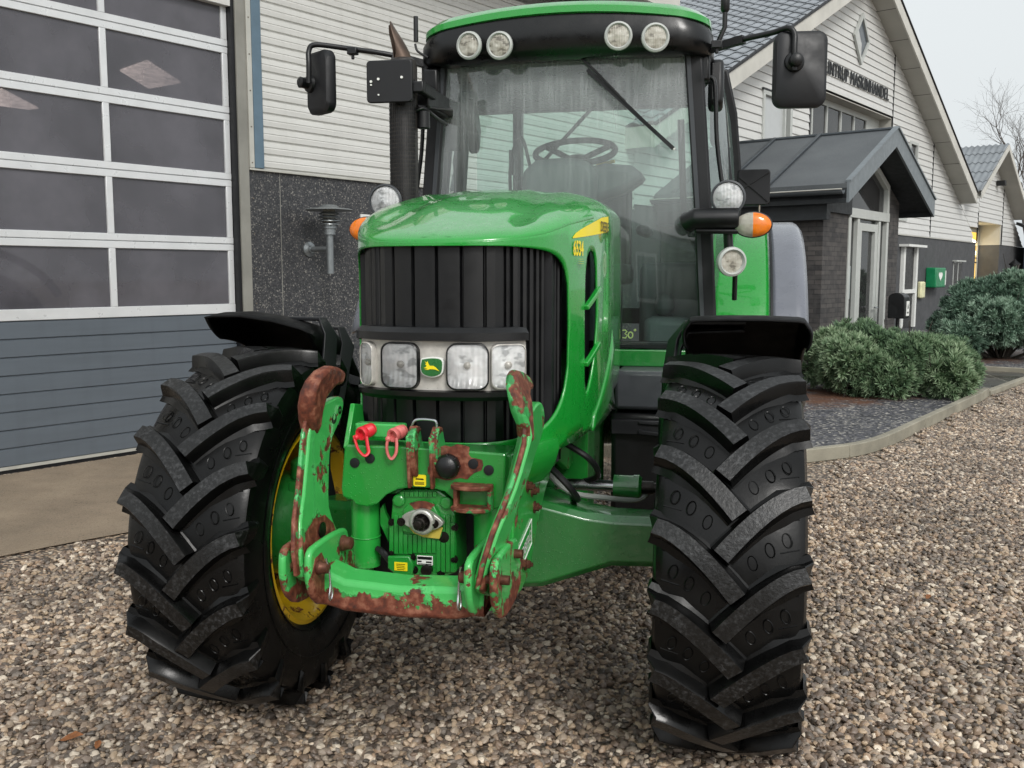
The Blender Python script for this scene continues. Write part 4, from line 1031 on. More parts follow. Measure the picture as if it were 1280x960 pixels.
    rb = MB(); rp = [(rim_r-.004, -w-.008), (rim_r+.012, -w-.004), (rim_r+.014, -w+.004), (rim_r-.010, -w+.014), (rim_r-.018, -w+.05), (rim_r-.045, -w+.075), (rim_r-.050, 0), (rim_r-.045, w-.075), (rim_r-.018, w-.05), (rim_r-.010, w-.014), (rim_r+.014, w-.004), (rim_r+.012, w+.004), (rim_r-.004, w+.008), (rim_r-.022, w-.012), (rim_r-.03, w-.05), (rim_r-.055, w-.08), (rim_r-.060, 0), (rim_r-.055, -w+.08), (rim_r-.03, -w+.05), (rim_r-.022, -w+.012)]
    rb.lathe([(r, h) for r, h in rp], o, (1, 0, 0), 72, closed=True); rb.build('rim', rimmat, hub, smooth=50)
    db = MB(); d0 = side*.06*k; pr = [(rim_r-.058, d0+side*.01), (rim_r-.09, d0+side*.0), (rim_r-.12, d0-side*.035), (rim_r*.5, d0-side*.045), (.10, d0-side*.03), (.0, d0-side*.03)]
    pr2 = [(r, h+side*.012) for r, h in pr]; db.lathe(pr+pr2[::-1], o, (1, 0, 0), 48); db.build('wheel_disc', 'yellow', hub, smooth=50)
    nb = MB()
    for i in range(8):
        a = 2*PI*i/8; nb.hexbolt((xc+d0-side*.02, yc+rim_r*.42*math.cos(a), zc+rim_r*.42*math.sin(a)), (side, 0, 0), .012, .02)
    nb.lathe([(.11, 0), (.10, .05), (.05, .075), (0, .08)] if side > 0 else [(.11, 0), (.10, -.05), (.05, -.075), (0, -.08)], (xc+d0-side*.02, yc, zc), (1, 0, 0), 28)
    nb.build('hub_bolts', 'green_dark', hub)
    return hub
TR = .83
wheel(TR, 0, .647, .40, 18, .352, 'front wheel nearer the shrubs, its tread facing the camera', 1)
wheel(-TR, 0, .647, .40, 18, .352, 'front wheel nearer the garage door, its yellow rim showing', -1)
wheel(.96, 2.75, .80, .42, 20, .48, 'rear wheel behind the mudguard with painted grey sheen', 1, 'yellow', False)
wheel(-.96, 2.75, .80, .42, 20, .48, 'rear wheel on the garage side, almost hidden', -1, 'yellow', False)

# --- front mudguards: arched sheet with turned-down sides
def mudguard(xc, side):
    b = MB(); rows = []
    pf = crv([(.02, 1.404, 0), (.07, 1.412, 0), (.16, 1.412, 0), (.30, 1.385, 0), (.42, 1.335, 0), (.54, 1.245, 0), (.65, 1.11, 0), (.72, .96, 0)], 5)
    for i, p in enumerate(pf):
        u = i/(len(pf)-1); wd = .213-.006*max(0, 1-u*9)**2
        t = (pf[min(i+1, len(pf)-1)]-pf[max(i-1, 0)]).normalized(); ny, nz = -t.y, t.x
        row = []
        for x, d in ((-.93, -.105), (-.985, -.085), (-1, -.048), (-.97, -.030), (-.88, -.004), (-.80, .0), (-.3, .004), (.3, .004), (.80, 0), (.88, -.004), (.97, -.030), (1, -.048), (.985, -.085), (.93, -.105)):
            d = (d*(1-.88*max(0, 1-u*4)**1.5) - .055*max(0, (x+.3)/1.3)**1.5) if side < 0 else d
            row.append((xc+x*wd, p.x+ny*d, p.y+nz*d))
        rows.append(row)
    b.sheet(rows)
    o = b.build('front_mudguard', 'guard', T, smooth=40, solid=.007)
    s = MB(); x0 = xc-side*.262
    s.ribbon([(xc, .16, 1.392), (x0+side*.06, .16, 1.390), (x0+side*.02, .14, 1.33), (x0+side*.01, .10, 1.25), (x0, .02, 1.05), (x0, .0, .85), (x0-side*.02, .02, .70)], .055, .014)
    s.nx().ribbon([(xc, .34, 1.355), (x0+side*.06, .34, 1.345), (x0+side*.02, .31, 1.28), (x0, .10, 1.0)], .05, .012)
    s.build('mudguard_bracket', 'black_soft', o, bevel=.003)
mudguard(TR+.045, 1); mudguard(-TR-.045, -1)

# --- front axle
b = MB()
sec = []
for x, z0, z1, y0, y1 in ((-.62, .58, .75, -.075, .075), (-.45, .575, .75, -.08, .08), (-.36, .545, .76, -.09, .09), (-.22, .50, .80, -.12, .12), (0, .48, .82, -.13, .13), (.22, .50, .80, -.12, .12), (.36, .545, .76, -.09, .09), (.45, .575, .75, -.08, .08), (.62, .58, .75, -.075, .075)):
    c_ = .022; sec.append([(x, y0+c_, z0), (x, y1-c_, z0), (x, y1, z0+c_), (x, y1, z1-c_), (x, y1-c_, z1), (x, y0+c_, z1), (x, y0, z1-c_), (x, y0, z0+c_)])
b.sheet(sec, closed=True); b.build('front_axle', 'green_dark', T, smooth=35, bevel=.004)
for s in (-1, 1):
    b = MB(); o = (s*.635, 0, .647)
    b.lathe([(.135, 0), (.165, .02), (.175, .09), (.19, .13), (.19, .17)], o, (s, 0, 0), 36); b.box(s*.665-.04, s*.665+.04, -.10, .10, .50, .82)
    b.lathe([(.07, 0), (.07, .06), (.05, .075)], (s*.665, 0, .82), (0, 0, 1), 20); b.lathe([(.06, 0), (.06, .07)], (s*.665, 0, .43), (0, 0, 1), 20)
    o = b.build('wheel_hub', 'green_dark', T, smooth=35, bevel=.005)
    b = MB()
    for k in range(10): a = 2*PI*k/10; b.hexbolt((s*.64+s*.085, .16*math.cos(a), .647+.16*math.sin(a)), (-s, 0, 0), .009, .012)
    b.build('bolts', 'dark_steel', o)
b = MB()
zc_ = .80; b.cyl((.22, .17, zc_), (.47, .17, zc_), .021); b.build('cylinder_rod', 'steel', T)
b = MB(); b.cyl((.43, .17, zc_), (.50, .17, zc_), .042); b.lathe([(.045, 0), (.045, .02), (.034, .03)], (.50, .17, zc_), (1, 0, 0), 20); b.cyl((-.22, .17, zc_), (.22, .17, zc_), .05); b.build('steering_cylinder', 'green_dark', T)
b = MB(); b.cyl((.53, .17, zc_), (.57, .17, zc_), .024); b.cyl((.57, .17, zc_), (.72, .16, zc_-.01), .019); b.lathe([(.03, 0), (.034, .02), (.03, .04)], (.70, .16, zc_-.03), (0, 0, 1), 16); b.build('track_rod', 'dark_steel', T)
b = MB(); b.tube(crv([(.18, .08, .88), (.28, .06, .80), (.40, .09, .775), (.52, .15, .76), (.56, .2, .8)]), .010, 8); b.build('hydraulic_hose', simple('pale_hose', '8c918c', .5), T)
b = MB(); b.tube(crv([(.22, -.08, .93), (.30, -.10, .86), (.33, -.05, .80), (.30, .05, .78)]), .012, 8); b.tube(crv([(.24, .0, 1.0), (.36, .0, .93), (.38, .1, .85), (.30, .2, .8)]), .011, 8); b.build('hydraulic_hose', 'hose', T)

# --- chassis
def plate(name, pts, x, th, mat, parent=T, bev=.004):
    b = MB(); b.prism(pts, 0, x-th/2, x+th/2); return b.build(name, mat, parent, bevel=bev, smooth=0)
sp = [(-.66, 1.01), (-.30, 1.03), (.50, 1.03), (.50, .83), (.33, .82), (.22, .86), (.10, .90), (-.04, .895), (-.16, .85), (-.27, .79), (-.36, .72), (-.42, .655), (-.55, .635), (-.66, .65)]
for s in (-1, 1):
    o = plate('side_frame', sp, s*.225, .03, 'green_chip')
    b = MB()
    for y, z in ((-.40, .97), (-.40, .90), (-.47, .93), (-.36, .84), (-.10, .98), (-.10, .94), (-.56, .72), (-.50, .70), (.2, .97), (.34, .95), (.44, .90)): b.hexbolt((s*.24, y, z), (s, 0, 0), .013, .016)
    b.build('bolts', 'rusty_bolt', o)
vs, fs = text_mesh('ZUIDBERG', 1., .0, .01); xs = [v[0] for v in vs]; ys = [v[1] for v in vs]; w_ = max(xs)-min(xs)
b = MB(); b.add([(.2422, -.62+(v[0]-min(xs))/w_*.20, .715+(v[1])*.045+(v[0]-min(xs))/w_*.04) for v in vs], fs)
for a, c_ in (((-.63, .695), (-.41, .74)), ((-.63, .77), (-.41, .815)), ((-.63, .695), (-.63, .77)), ((-.41, .74), (-.41, .815))): b.ribbon([(.2425, a[0], a[1]), (.2425, c_[0], c_[1])], .0035, .001)
b.build('maker_lettering', 'white_print', T, smooth=0)
b = MB(); b.box(-.20, .20, -.42, .55, .86, 1.06); b.box(-.17, .17, .3, 1.6, .48, 1.05); b.box(-.22, .22, 1.6, 2.6, .45, 1.15); b.lathe([(.2, 0), (.2, .5)], (0, 2.2, .8), (1, 0, 0), 24)
b.build('engine_block', 'green_dark', T, bevel=.02)
b = MB(); b.cyl((-.95, 2.75, .80), (.95, 2.75, .80), .14, 24); b.build('rear_axle', 'green_dark', T)
# engine side behind the hood fin
b = MB(); b.box(.17, .30, .42, .62, .60, 1.10); b.box(-.30, -.17, .42, .62, .60, 1.10); b.build('engine_side_cover', 'green_flat', T, bevel=.01)
# --- tank and step box under the cab
b = MB(); f0 = PY(757, 520, 1.35); f1 = PY(838, 665, 1.35)
b.box(.285, .78, 1.35, 2.0, .36, .90); tk = b.build('fuel_tank', 'black', T, bevel=.025)
b = MB(); b.box(.30, .76, 1.33, 1.9, .915, 1.10); b.build('tank_cover', 'grey_plastic', tk, bevel=.02)
b = MB(); b.box(.29, .60, 1.31, 1.34, .80, .87); b.ribbon([(.42, 1.305, .815), (.70, 1.305, .79)], .02, .02); b.ribbon([(.42, 1.305, .86), (.70, 1.305, .85)], .015, .015); b.nx().box(.55, .75, 1.15, 1.345, .40, .43); b.box(.55, .75, 1.15, 1.17, .43, .50); b.build('step', 'black_soft', tk, bevel=.004)
b = MB(); b.box(-.78, -.285, 1.35, 2.0, .36, 1.0); b.build('battery_box', 'black', T, bevel=.025)

# --- hood
HP = [(0, -.605), (.13, -.590), (.22, -.540), (.285, -.445), (.33, -.325), (.36, -.22), (.388, -.09), (.404, .05), (.408, .17), (.402, .35), (.385, .7), (.34, 1.1), (.29, 1.6)]
def plan():
    full_ = [(-x, y) for x, y in HP[::-1]][:-1] + HP
    c_ = crv([(x, y, 0) for x, y in full_], 14); d = [0]
    for a, b_ in zip(c_[:-1], c_[1:]): d.append(d[-1]+(b_-a).length)
    mid = d[(len(c_)-1)//2]; return c_, [q-mid for q in d]
PC, PA = plan()
SMAX = PA[-1]
def pc(a):     # arc length -> plan point and outward normal
    i = int(np.searchsorted(PA, a)); i = min(max(i, 1), len(PA)-1)
    t = (a-PA[i-1])/(PA[i]-PA[i-1]); p = PC[i-1].lerp(PC[i], t); tg = (PC[min(i+1, len(PC)-1)]-PC[max(i-2, 0)]).normalized()
    return p, Vector((tg.y, -tg.x, 0))
def hs(a, z, d=0.):
    p, n_ = pc(a); return Vector((p.x+n_.x*d, p.y+n_.y*d, z))
def ip(y, tab): return float(np.interp(y, [t[0] for t in tab], [t[1] for t in tab]))
def zsh(y): return ip(y, [(-.62, 1.672), (-.45, 1.70), (-.30, 1.735), (-.1, 1.765), (.15, 1.788), (.6, 1.80), (1.6, 1.81)])
def zce(y): return ip(y, [(-.62, 1.676), (-.55, 1.705), (-.45, 1.742), (-.2, 1.80), (.15, 1.855), (.6, 1.862), (1.6, 1.87)])
def zlip(a): return 1.634 - .008*min(1, max(0, (abs(a)-.2)/.3))
AE = .492                                  # grille opening half arc length
def zbot(y): return ip(y, [(-.62, 1.015), (-.45, 1.015), (-.2, 1.04), (.05, 1.07), (.2, 1.10), (.30, 1.13), (1.6, 1.14)])
def superz(u, zlo, zhi, n_=5.):
    m_ = (zlo+zhi)/2; h = (zhi-zlo)/2*(max(0, 1-abs(u)**n_))**(1/n_); return m_-h, m_+h
VA0, VA1 = .608, .735                       # side vent in arc length
def opening(a):
    aa = abs(a)
    if aa < AE:
        u = aa/AE; lo, hi = superz(u, 1.075, zlip(a), 6.); lo2 = superz(u, 1.075, 1.7, 3.4)[0]; return lo2, hi
    if VA0 < aa < VA1:
        u = (aa-VA0)/(VA1-VA0)*2-1; lo, hi = superz(u, 1.13+.20*((u+1)/2)**1.2, 1.630, 3.); return lo, hi
    return None
def sidebulge(a, z):
    # crisp shallow press line around the vent and a slight belly
    y = pc(a)[0].y; b_ = .006*math.sin(min(1, max(0, (z-1.0)/.75))*PI)
    return b_
avals = list(np.linspace(-SMAX, -AE-.5, 14)) + list(np.linspace(-AE-.48, AE+.48, 121)) + list(np.linspace(AE+.5, SMAX, 14))
avals = sorted(avals + [AE, -AE, AE-.004, -AE+.004, VA0, VA1, -VA0, -VA1])
b = MB(); V = []; NLo = 8; NHi = 6
for a in avals:
    p, n_ = pc(a); op = opening(a); zb, zs = zbot(p.y), zsh(p.y)-.03
    if op is None:
        aa = abs(a); m_ = 1.4; lo = hi = None
        if aa <= AE+1e-6 or aa < VA0: mm = 1.4 if aa < AE+.05 else 1.42
        else: mm = 1.42
        lo = hi = mm
    else: lo, hi = op
    colz = [zb+(lo-zb)*k/(NLo-1) for k in range(NLo)] + [hi+(zs-hi)*k/(NHi-1) for k in range(NHi)]
    V.append([hs(a, z, sidebulge(a, z)) for z in colz])
nrow = NLo+NHi; verts = [p for c_ in V for p in c_]; faces = []
for i in range(len(V)-1):
    am = (avals[i]+avals[i+1])/2; hole = opening(am) is not None
    for k in range(nrow-1):
        if k == NLo-1 and hole: continue
        q = (i*nrow+k, (i+1)*nrow+k, (i+1)*nrow+k+1, i*nrow+k+1)
        faces.append(q)
b.add(verts, faces)
# top cap rings
rings = [1., .985, .955, .91, .84, .74, .62, .48, .32, .16, 0.]; RV = []
for rp_ in rings:
    row = []
    for a in avals:
        p, n_ = pc(a); bul = sidebulge(a, zsh(p.y)-.03)
        x = (p.x+n_.x*bul); y = (p.y+n_.y*bul); y0 = .30
        yy = y0+(y-y0)*rp_ if y < y0 else y
        xx = x*rp_; e = 1-rp_
        base = zsh(y)-.03; topz = max(zce(yy), base+.03)
        # crease line of the raised centre panel
        f_ = (1-rp_**3.6); lift = .030*(1-math.exp(-e/.035)) if rp_ < 1 else 0
        z = base + lift + (topz-base-.03)*f_
        if yy < .5: z -= .012*math.exp(-((abs(xx)-.17-.1*max(0, -yy))/.035)**2)*min(1, max(0, e*6))
        row.append((xx, yy, z))
    RV.append(row)
b.sheet(RV)
hood = b.build('hood', 'green', T, smooth=50, weld=True, solid=.008)
# side fin below the vent
for s in (-1, 1):
    b = MB(); rows = []
    for t in np.linspace(0, 1, 14):
        yb = -.12+.34*t; zb_ = 1.045+.05*t; yt = -.10+.30*t; ztop = 1.10+.26*t**1.2
        row = []
        for v_ in np.linspace(0, 1, 5):
            y = yb+(yt-yb)*v_; z = zb_+(ztop-zb_)*v_; a = np.interp(y, [PC[i].y for i in range(len(PC)//2, len(PC))], [PA[i] for i in range(len(PC)//2, len(PC))])
            row.append(hs(s*a, z, .008+.004*t+.005*math.cos(v_*PI*5)*t))
        rows.append(row)
    b.sheet(rows); b.build('side_fin', 'green_flat', hood, smooth=60, solid=.012)
# vent mesh and bars
for s in (-1, 1):
    b = MB(); b.sheet([[hs(s*a, z, -.028) for z in (1.10, 1.66)] for a in np.linspace(VA0-.02, VA1+.02, 8)]); b.build('vent_mesh', 'black_soft', hood)
    b = MB()
    for z in (1.48, 1.30):
        b.nx().ribbon([hs(s*a, z+.06*(a-VA0)/(VA1-VA0)-.03, .010) for a in np.linspace(VA0, VA1, 6)], .018, .016)
    b.build('vent_bar', 'green', hood, bevel=.003)
# yellow stripe with maker name, model number
b = MB(); rows = []
A0, A1 = .515, .90
for t in np.linspace(0, 1, 18):
    a = A0+(A1-A0)*t; p = pc(a)[0]; zb_ = 1.664+.036*t; h = .004+.050*min(1, (t*1.3)**.6); row = []
    h = min(h, zsh(p.y)-.031-zb_)
    for v_ in (0, .5, 1): z = zb_+h*v_; row.append(hs(a, z, sidebulge(a, z)+.002))
    rows.append(row)
b.sheet(rows); st_ = b.build('side_stripe', 'sticker', hood, smooth=60)
vs, fs = text_mesh('DEERE', 1., 0, .02); xs = [v[0] for v in vs]; w_ = max(xs)
b = MB(); b.add([hs(.765+v[0]/w_*.12, 1.697+v[1]*.045, sidebulge(.82, 1.70)+.0045) for v in vs], fs); b.build('stripe_lettering', simple('dark_green_print', '4d4a1c', .5), st_, smooth=0)
vs, fs = text_mesh('6534', 1., 0, .03); xs = [v[0] for v in vs]; w_ = max(xs)
b = MB(); b.add([hs(.516+v[0]/w_*.078, 1.614+v[1]*.062, sidebulge(.56, 1.62)+.003) for v in vs], fs); b.box(0, 0, 0, 0, 0, 0)
for k in range(3): b.ribbon([hs(.540, 1.602-.007*k, .0135), hs(.575, 1.602-.007*k, .0135)], .003, .0005)
b.build('model_number', 'sticker', hood, smooth=0)
# grille with vertical louvres
b = MB(); rows = []
ribs = [0, .075, .145, .21, .235, .275, .305, .335, .362, .388, .412, .436, .46, .482]
edges = sorted([-r for r in ribs[1:]]+ribs)
al = []
for i in range(len(edges)-1):
    a0, a1 = edges[i], edges[i+1]; w_ = a1-a0
    al += [(a0+.0005, -.034), (a0+.003, -.034), (a0+.006, -.022), (a0+w_*.5, -.018), (a1-.006, -.022)]
al.append((edges[-1], -.034)); al.insert(0, (-.51, -.03)); al.append((.51, -.03))
for a, d in al: rows.append([hs(a, z, d) for z in (.98, 1.2, 1.45, 1.66)])
b.sheet(rows); gr = b.build('grille', 'grille', hood, smooth=25)
# raised lip round the opening handled by the hood edge; logo badge and head lamp bar
LB0, LB1, LW = 1.205, 1.396, .262
def barprof(a, out): return hs(a, 0, out)
b = MB(); rows = []
pr_ = [(LB0-.006, -.02), (LB0-.006, .022), (LB0+.006, .034), (LB0+.020, .036), (LB0+.024, .012), (LB1-.030, .012), (LB1-.026, .040), (LB1-.004, .040), (LB1+.010, .024), (LB1+.010, -.02)]
for a in list(np.linspace(-LW-.012, LW+.012, 34)):
    e = max(0, abs(a)-LW+.02)/.032; rows.append([hs(a, (z if e <= 0 else (z*(1-.12*e**2)+(LB0+LB1)/2*.12*e**2)), o_*(1-.8*e**2)) for z, o_ in pr_])
b.sheet(rows); b.build('lamp_bar', 'black', hood, smooth=35, bevel=0)
b = MB()
b.sheet([[hs(a, z, .017) for z in (LB0+.018, LB1-.024)] for a in np.linspace(-LW+.004, LW-.004, 30)]); b.build('lamp_panel', 'bezel', hood, smooth=60)
lx = {0: (-.206, .050), 1: (-.095, .106), 2: (.095, .106), 3: (.202, .088)}
zc0 = (LB0+.024+LB1-.032)/2; lh = .125
for k, (ca, w_) in lx.items():
    pts = rrect(w_, lh if k in (1, 2) else lh*.97, .026 if k in (1, 2) else .02, 5)
    n_ = len(pts)
    def ringp(sc, d): return [hs(ca+x*sc, zc0+z*sc, d) for x, z in pts]
    b = MB(); v = ringp(1.07, .016)+ringp(1.05, .034)+ringp(1.0, .036)+ringp(.985, .031)
    b.add(v, [(r*n_+i, r*n_+(i+1) % n_, (r+1)*n_+(i+1) % n_, (r+1)*n_+i) for r in range(3) for i in range(n_)])
    hl = b.build('headlight', 'black' if k in (1, 2) else 'bezel', hood, smooth=50)
    b = MB(); R_ = [1., .97, .85, .6, .3, .1]; dd = [.0315, .0305, .027, .0225, .0195, .019]
    v = []
    for sc, d in zip(R_, dd): v += ringp(sc, d)
    b.add(v, [(r*n_+i, r*n_+(i+1) % n_, (r+1)*n_+(i+1) % n_, (r+1)*n_+i) for r in range(5) for i in range(n_)] + [tuple(5*n_+i for i in range(n_))]); b.build('reflector', 'optics', hl, smooth=60)
    b = MB(); p0 = hs(ca, zc0+.004, .0185); b.lathe([(.010, 0), (.010, .010), (.006, .014), (0, .015)], p0, pc(ca)[1], 16); b.build('bulb', 'bezel', hl)
    b = MB(); v = []
    for sc, d in ((.99, .0335), (.6, .0375), (.2, .0385)): v += ringp(sc, d)
    b.add(v, [(r*n_+i, r*n_+(i+1) % n_, (r+1)*n_+(i+1) % n_, (r+1)*n_+i) for r in range(2) for i in range(n_)] + [tuple(2*n_+i for i in range(n_))]); b.build('lens', 'lens', hl, smooth=60)
# leaping deer badge
bd = simple('badge_green', '2c6a35', .3)
sh = [(-.026, .020), (.0, .024), (.026, .020), (.029, 0), (.024, -.019), (0, -.027), (-.024, -.019), (-.029, 0)]
shc = [(p.x, p.y) for p in crv([(x, z, 0) for x, z in sh+[sh[0]]], 3)][:-1]
b = MB(); b.slab([hs(x*1.14, zc0+z*1.14, .018) for x, z in shc], (0, -.018, 0)); bb_ = b.build('badge', 'white_print', hood, bevel=.001)
b = MB(); b.slab([hs(x, zc0+z, .036) for x, z in shc], (0, -.003, 0)); b.build('badge_field', bd, bb_)
deer = [(-.020, -.003), (-.014, -.001), (-.012, .004), (-.016, .006), (-.013, .009), (-.017, .015), (-.012, .011), (-.009, .016), (-.008, .010), (-.004, .003), (.006, .003), (.012, -.001), (.021, -.011), (.011, -.007), (.004, -.006), (-.003, -.006), (-.008, -.008), (-.018, -.008), (-.009, -.005)]
b = MB(); b.slab([hs(x*1.05, zc0+z*1.05, .0395) for x, z in deer], (0, -.001, 0)); b.build('deer_emblem', 'sticker', bb_)
# screen and casting behind / below the grille
b = MB(); b.box(-.30, .30, -.40, -.34, 1.0, 1.62); b.build('radiator', 'black_soft', hood)
b = MB(); rows = []
for z, d in ((.93, -.03), (.965, .0), (1.0, .018), (1.04, .03), (1.065, .022), (1.07, -.05)): rows.append([hs(a, z, d-.006) for a in np.linspace(-.40, .40, 40)])
b.sheet(rows); b.build('front_casting', 'green_flat', T, smooth=40, bevel=.0)

# --- front linkage
LK = MB
def c1(cx, cy): return 340+cx/2.526, 420+cy/2.526
def cY(cx, cy, y): p = PY(*c1(cx, cy), y); return (p.x, p.z)
yp = -.745
outl = [(228, 350), (236, 345), (420, 350), (600, 362), (735, 372), (738, 380), (732, 538), (640, 572), (575, 520), (545, 492), (500, 480), (440, 478), (395, 485), (360, 502), (330, 532), (300, 540), (262, 533), (255, 520), (222, 508), (218, 480)]
b = MB(); b.prism([cY(*p, yp) for p in outl], 1, yp, yp+.022); hp_ = b.build('linkage_plate', 'green_flat', T, bevel=.005, smooth=0)
L0 = cY(228, 350, yp); L1 = cY(735, 372, yp)
b = MB(); b.box(L0[0], L1[0], yp+.004, -.60, L0[1]-.03, L0[1]-.004); b.box(L0[0]-.012, L0[0]+.012, yp+.03, -.56, L0[1]-.16, L0[1]-.01); b.box(L1[0]-.012, L1[0]+.012, yp+.03, -.56, L0[1]-.16, L0[1]-.01)
b.nx().box(-.235, .235, -.66, -.56, .93, .985); b.build('linkage_shelf', 'green_flat', hp_, bevel=.005)
b = MB()
for cx, cy in ((262, 400), (310, 386), (636, 403), (685, 423)): p = cY(cx, cy, yp); b.nx().lathe([(.014, 0), (.014, .003), (.008, .004)], (p[0], yp-.001, p[1]), (0, -1, 0), 18)
b.build('plug', 'black_soft', hp_)
p = cY(554, 412, yp-.02); b = MB(); b.lathe([(.020, 0), (.032, .004), (.034, .02), (.028, .034), (.014, .042), (.0, .043)], (p[0], yp-.001, p[1]), (0, -1, 0), 24)
for k in range(8): a = 2*PI*k/8; b.cbox((p[0]+.031*math.cos(a), yp-.016, p[1]+.031*math.sin(a)), (.006, .022, .006))
b.build('trailer_socket', 'black', hp_, bevel=.002)
b = MB(); rp_ = []
rng = random.Random(2)
for k in range(26): a = 2*PI*k/26; r = .052+rng.uniform(-.012, .01); rp_.append((p[0]+.012+r*1.35*math.cos(a), p[1]+.004+r*math.sin(a)))
b.prism(rp_, 1, yp-.0015, yp+.001); b.build('rust_patch', 'rust', hp_, smooth=0)
p = cY(467, 456, yp); b = MB(); b.prism([(p[0]+x, p[1]+z) for x, z in rrect(.036, .032, .004)], 1, yp-.002, yp); b.build('warning_sticker', 'sticker', hp_, smooth=0)
b = MB(); b.prism([(p[0]-.010, p[1]+.006), (p[0]+.010, p[1]+.006), (p[0]+.012, p[1]+.002), (p[0]-.012, p[1]+.003)], 1, yp-.003, yp-.0021)
for k in range(3): b.box(p[0]-.013, p[0]+.013, yp-.003, yp-.0021, p[1]-.005-.003*k, p[1]-.0038-.003*k)
b.build('sticker_print', 'black', hp_, smooth=0)
# shackle-shaped hook on the plate
p = cY(628, 512, yp-.03)
b = MB()
for dz in (.030, -.030):
    pts = [(p[0]+x*1.0, -.775+y) for x, y in [(.056*math.cos(a), -.030*math.sin(a)) for a in np.linspace(0, PI, 14)]] + [(p[0]-.056, yp), (p[0]+.056, yp)]
    b.prism(pts, 2, p[1]+dz-.006, p[1]+dz+.006)
b.box(p[0]+.044, p[0]+.056, -.775, yp, p[1]-.03, p[1]+.03); b.box(p[0]-.05, p[0]-.038, -.775, yp, p[1]-.03, p[1]+.03)
b.build('tow_bracket', 'rusty_heavy', hp_, bevel=.003)
# lift rams
for px0, px1, py0, py1 in ((437, 477, 630, 706), (592, 629, 640, 735)):
    a_ = PY((px0+px1)/2, py0, -.67); c_ = PY((px0+px1)/2, py1, -.67)
    b = MB(); r = .041; b.lathe([(r, 0), (r, a_.z+.06-c_.z), ], (a_.x, -.67, c_.z), (0, 0, 1), 30); b.lathe([(r+.0025, 0), (r+.0025, .004)], (a_.x, -.67, c_.z+.085), (0, 0, 1), 30); b.lathe([(.02, 0), (.02, -.06)], (a_.x, -.67, c_.z), (0, 0, 1), 16)
    b.build('lift_cylinder', 'green_chip', T, smooth=40, bevel=.003)
# power take-off gearbox
yg = -.715
def g1(cx, cy): return 470+cx/4.174, 500+cy/4.174
def gY(cx, cy, y=yg): p = PY(*g1(cx, cy), y); return (p.x, p.z)
go_ = [(75, 640), (85, 510), (130, 470), (320, 468), (380, 510), (412, 600), (420, 900), (350, 925), (180, 915), (115, 905), (72, 870)]
b = MB(); b.prism([gY(*p) for p in go_], 1, yg, yg+.12); pt = b.build('pto_gearbox', 'green_flat', T, bevel=.006, smooth=0)
b = MB()
for k in range(14):
    x0 = 84+k*24.5; ya = 640 if k in (0, 13) else (700 if 2 < k < 11 else 600); yb = 800 if x0 < 200 else 895
    if 190 < x0 < 320: yb = 795
    q0 = gY(x0, ya); q1 = gY(x0, yb); b.ribbon([(q0[0], yg-.005, q0[1]), (q1[0], yg-.005, q1[1])], .0045, .012)
for k in range(8): q0 = gY(140+k*24, 476); b.ribbon([(q0[0], yg-.003, q0[1]), (q0[0], yg-.003, q0[1]-.015)], .006, .012)
b.build('cooling_fins', 'green_flat', pt, bevel=.001)
b = MB(); b.prism([gY(*p) for p in [(72, 805), (185, 805), (205, 850), (200, 912), (118, 905), (72, 868)]], 1, yg-.02, yg); b.prism([gY(*p) for p in [(150, 560), (180, 530), (300, 530), (340, 600), (350, 700), (330, 730), (140, 680)]], 1, yg-.012, yg)
b.build('gearbox_boss', 'green_flat', pt, bevel=.004)
q = gY(143, 857); b = MB(); b.box(q[0]-.019, q[0]+.019, yg-.0225, yg-.0205, q[1]-.012, q[1]+.012); o = b.build('warning_sticker', 'sticker', pt)
b = MB()
for k in range(4): b.box(q[0]-.014+.001*k, q[0]+.013-.002*(k % 2), yg-.0232, yg-.0226, q[1]+.006-.005*k, q[1]+.0075-.005*k)
b.build('sticker_print', 'dark_steel', pt)
q = gY(260, 832); b = MB(); b.box(q[0]-.023, q[0]+.023, yg-.010, yg-.006, q[1]-.013, q[1]+.013); o = b.build('serial_plate', 'white_print', pt, bevel=.001)
b = MB(); b.box(q[0]-.021, q[0]+.021, yg-.0112, yg-.0102, q[1]+.003, q[1]+.011); b.box(q[0]-.021, q[0]-.009, yg-.0112, yg-.0102, q[1]-.005, q[1]-.001); b.box(q[0]+.004, q[0]+.02, yg-.0112, yg-.0102, q[1]-.006, q[1]-.002); b.box(q[0]-.019, q[0]+.02, yg-.0112, yg-.0102, q[1]-.011, q[1]-.009); b.build('plate_print', 'black', pt)
q = gY(240, 630, yg-.03)
b = MB()
fl = [(.024*math.cos(a)*1.0, .024*math.sin(a)) for a in np.linspace(0, 2*PI, 24, endpoint=False)]
ear = crv([(-.064, .004, 0), (-.055, .017, 0), (-.025, .030, 0), (.01, .033, 0), (.035, .022, 0), (.064, .0, 0), (.058, -.015, 0), (.03, -.028, 0), (-.005, -.034, 0), (-.035, -.024, 0), (-.060, -.010, 0), (-.064, .004, 0)], 4)[:-1]
b.prism([(q[0]+p.x*.93, q[1]+p.y*.93) for p in ear], 1, yg-.032, yg-.014); b.lathe([(.036, 0), (.036, .016), (.031, .020), (.024, .020), (.024, -.01)], (q[0]+.004, yg-.030, q[1]), (0, -1, 0), 32)
fl_ = b.build('shaft_flange', 'alu', pt, bevel=.002)
b = MB(); b.prism([(q[0]+x, q[1]+z) for x, z in ((-.055, -.008), (-.03, -.04), (.0, -.05), (.045, -.052), (.055, -.02), (.0, -.02))], 1, yg-.016, yg-.012); b.build('flange_gasket', simple('pale_yellow_gasket', 'c5b04a', .6), pt)
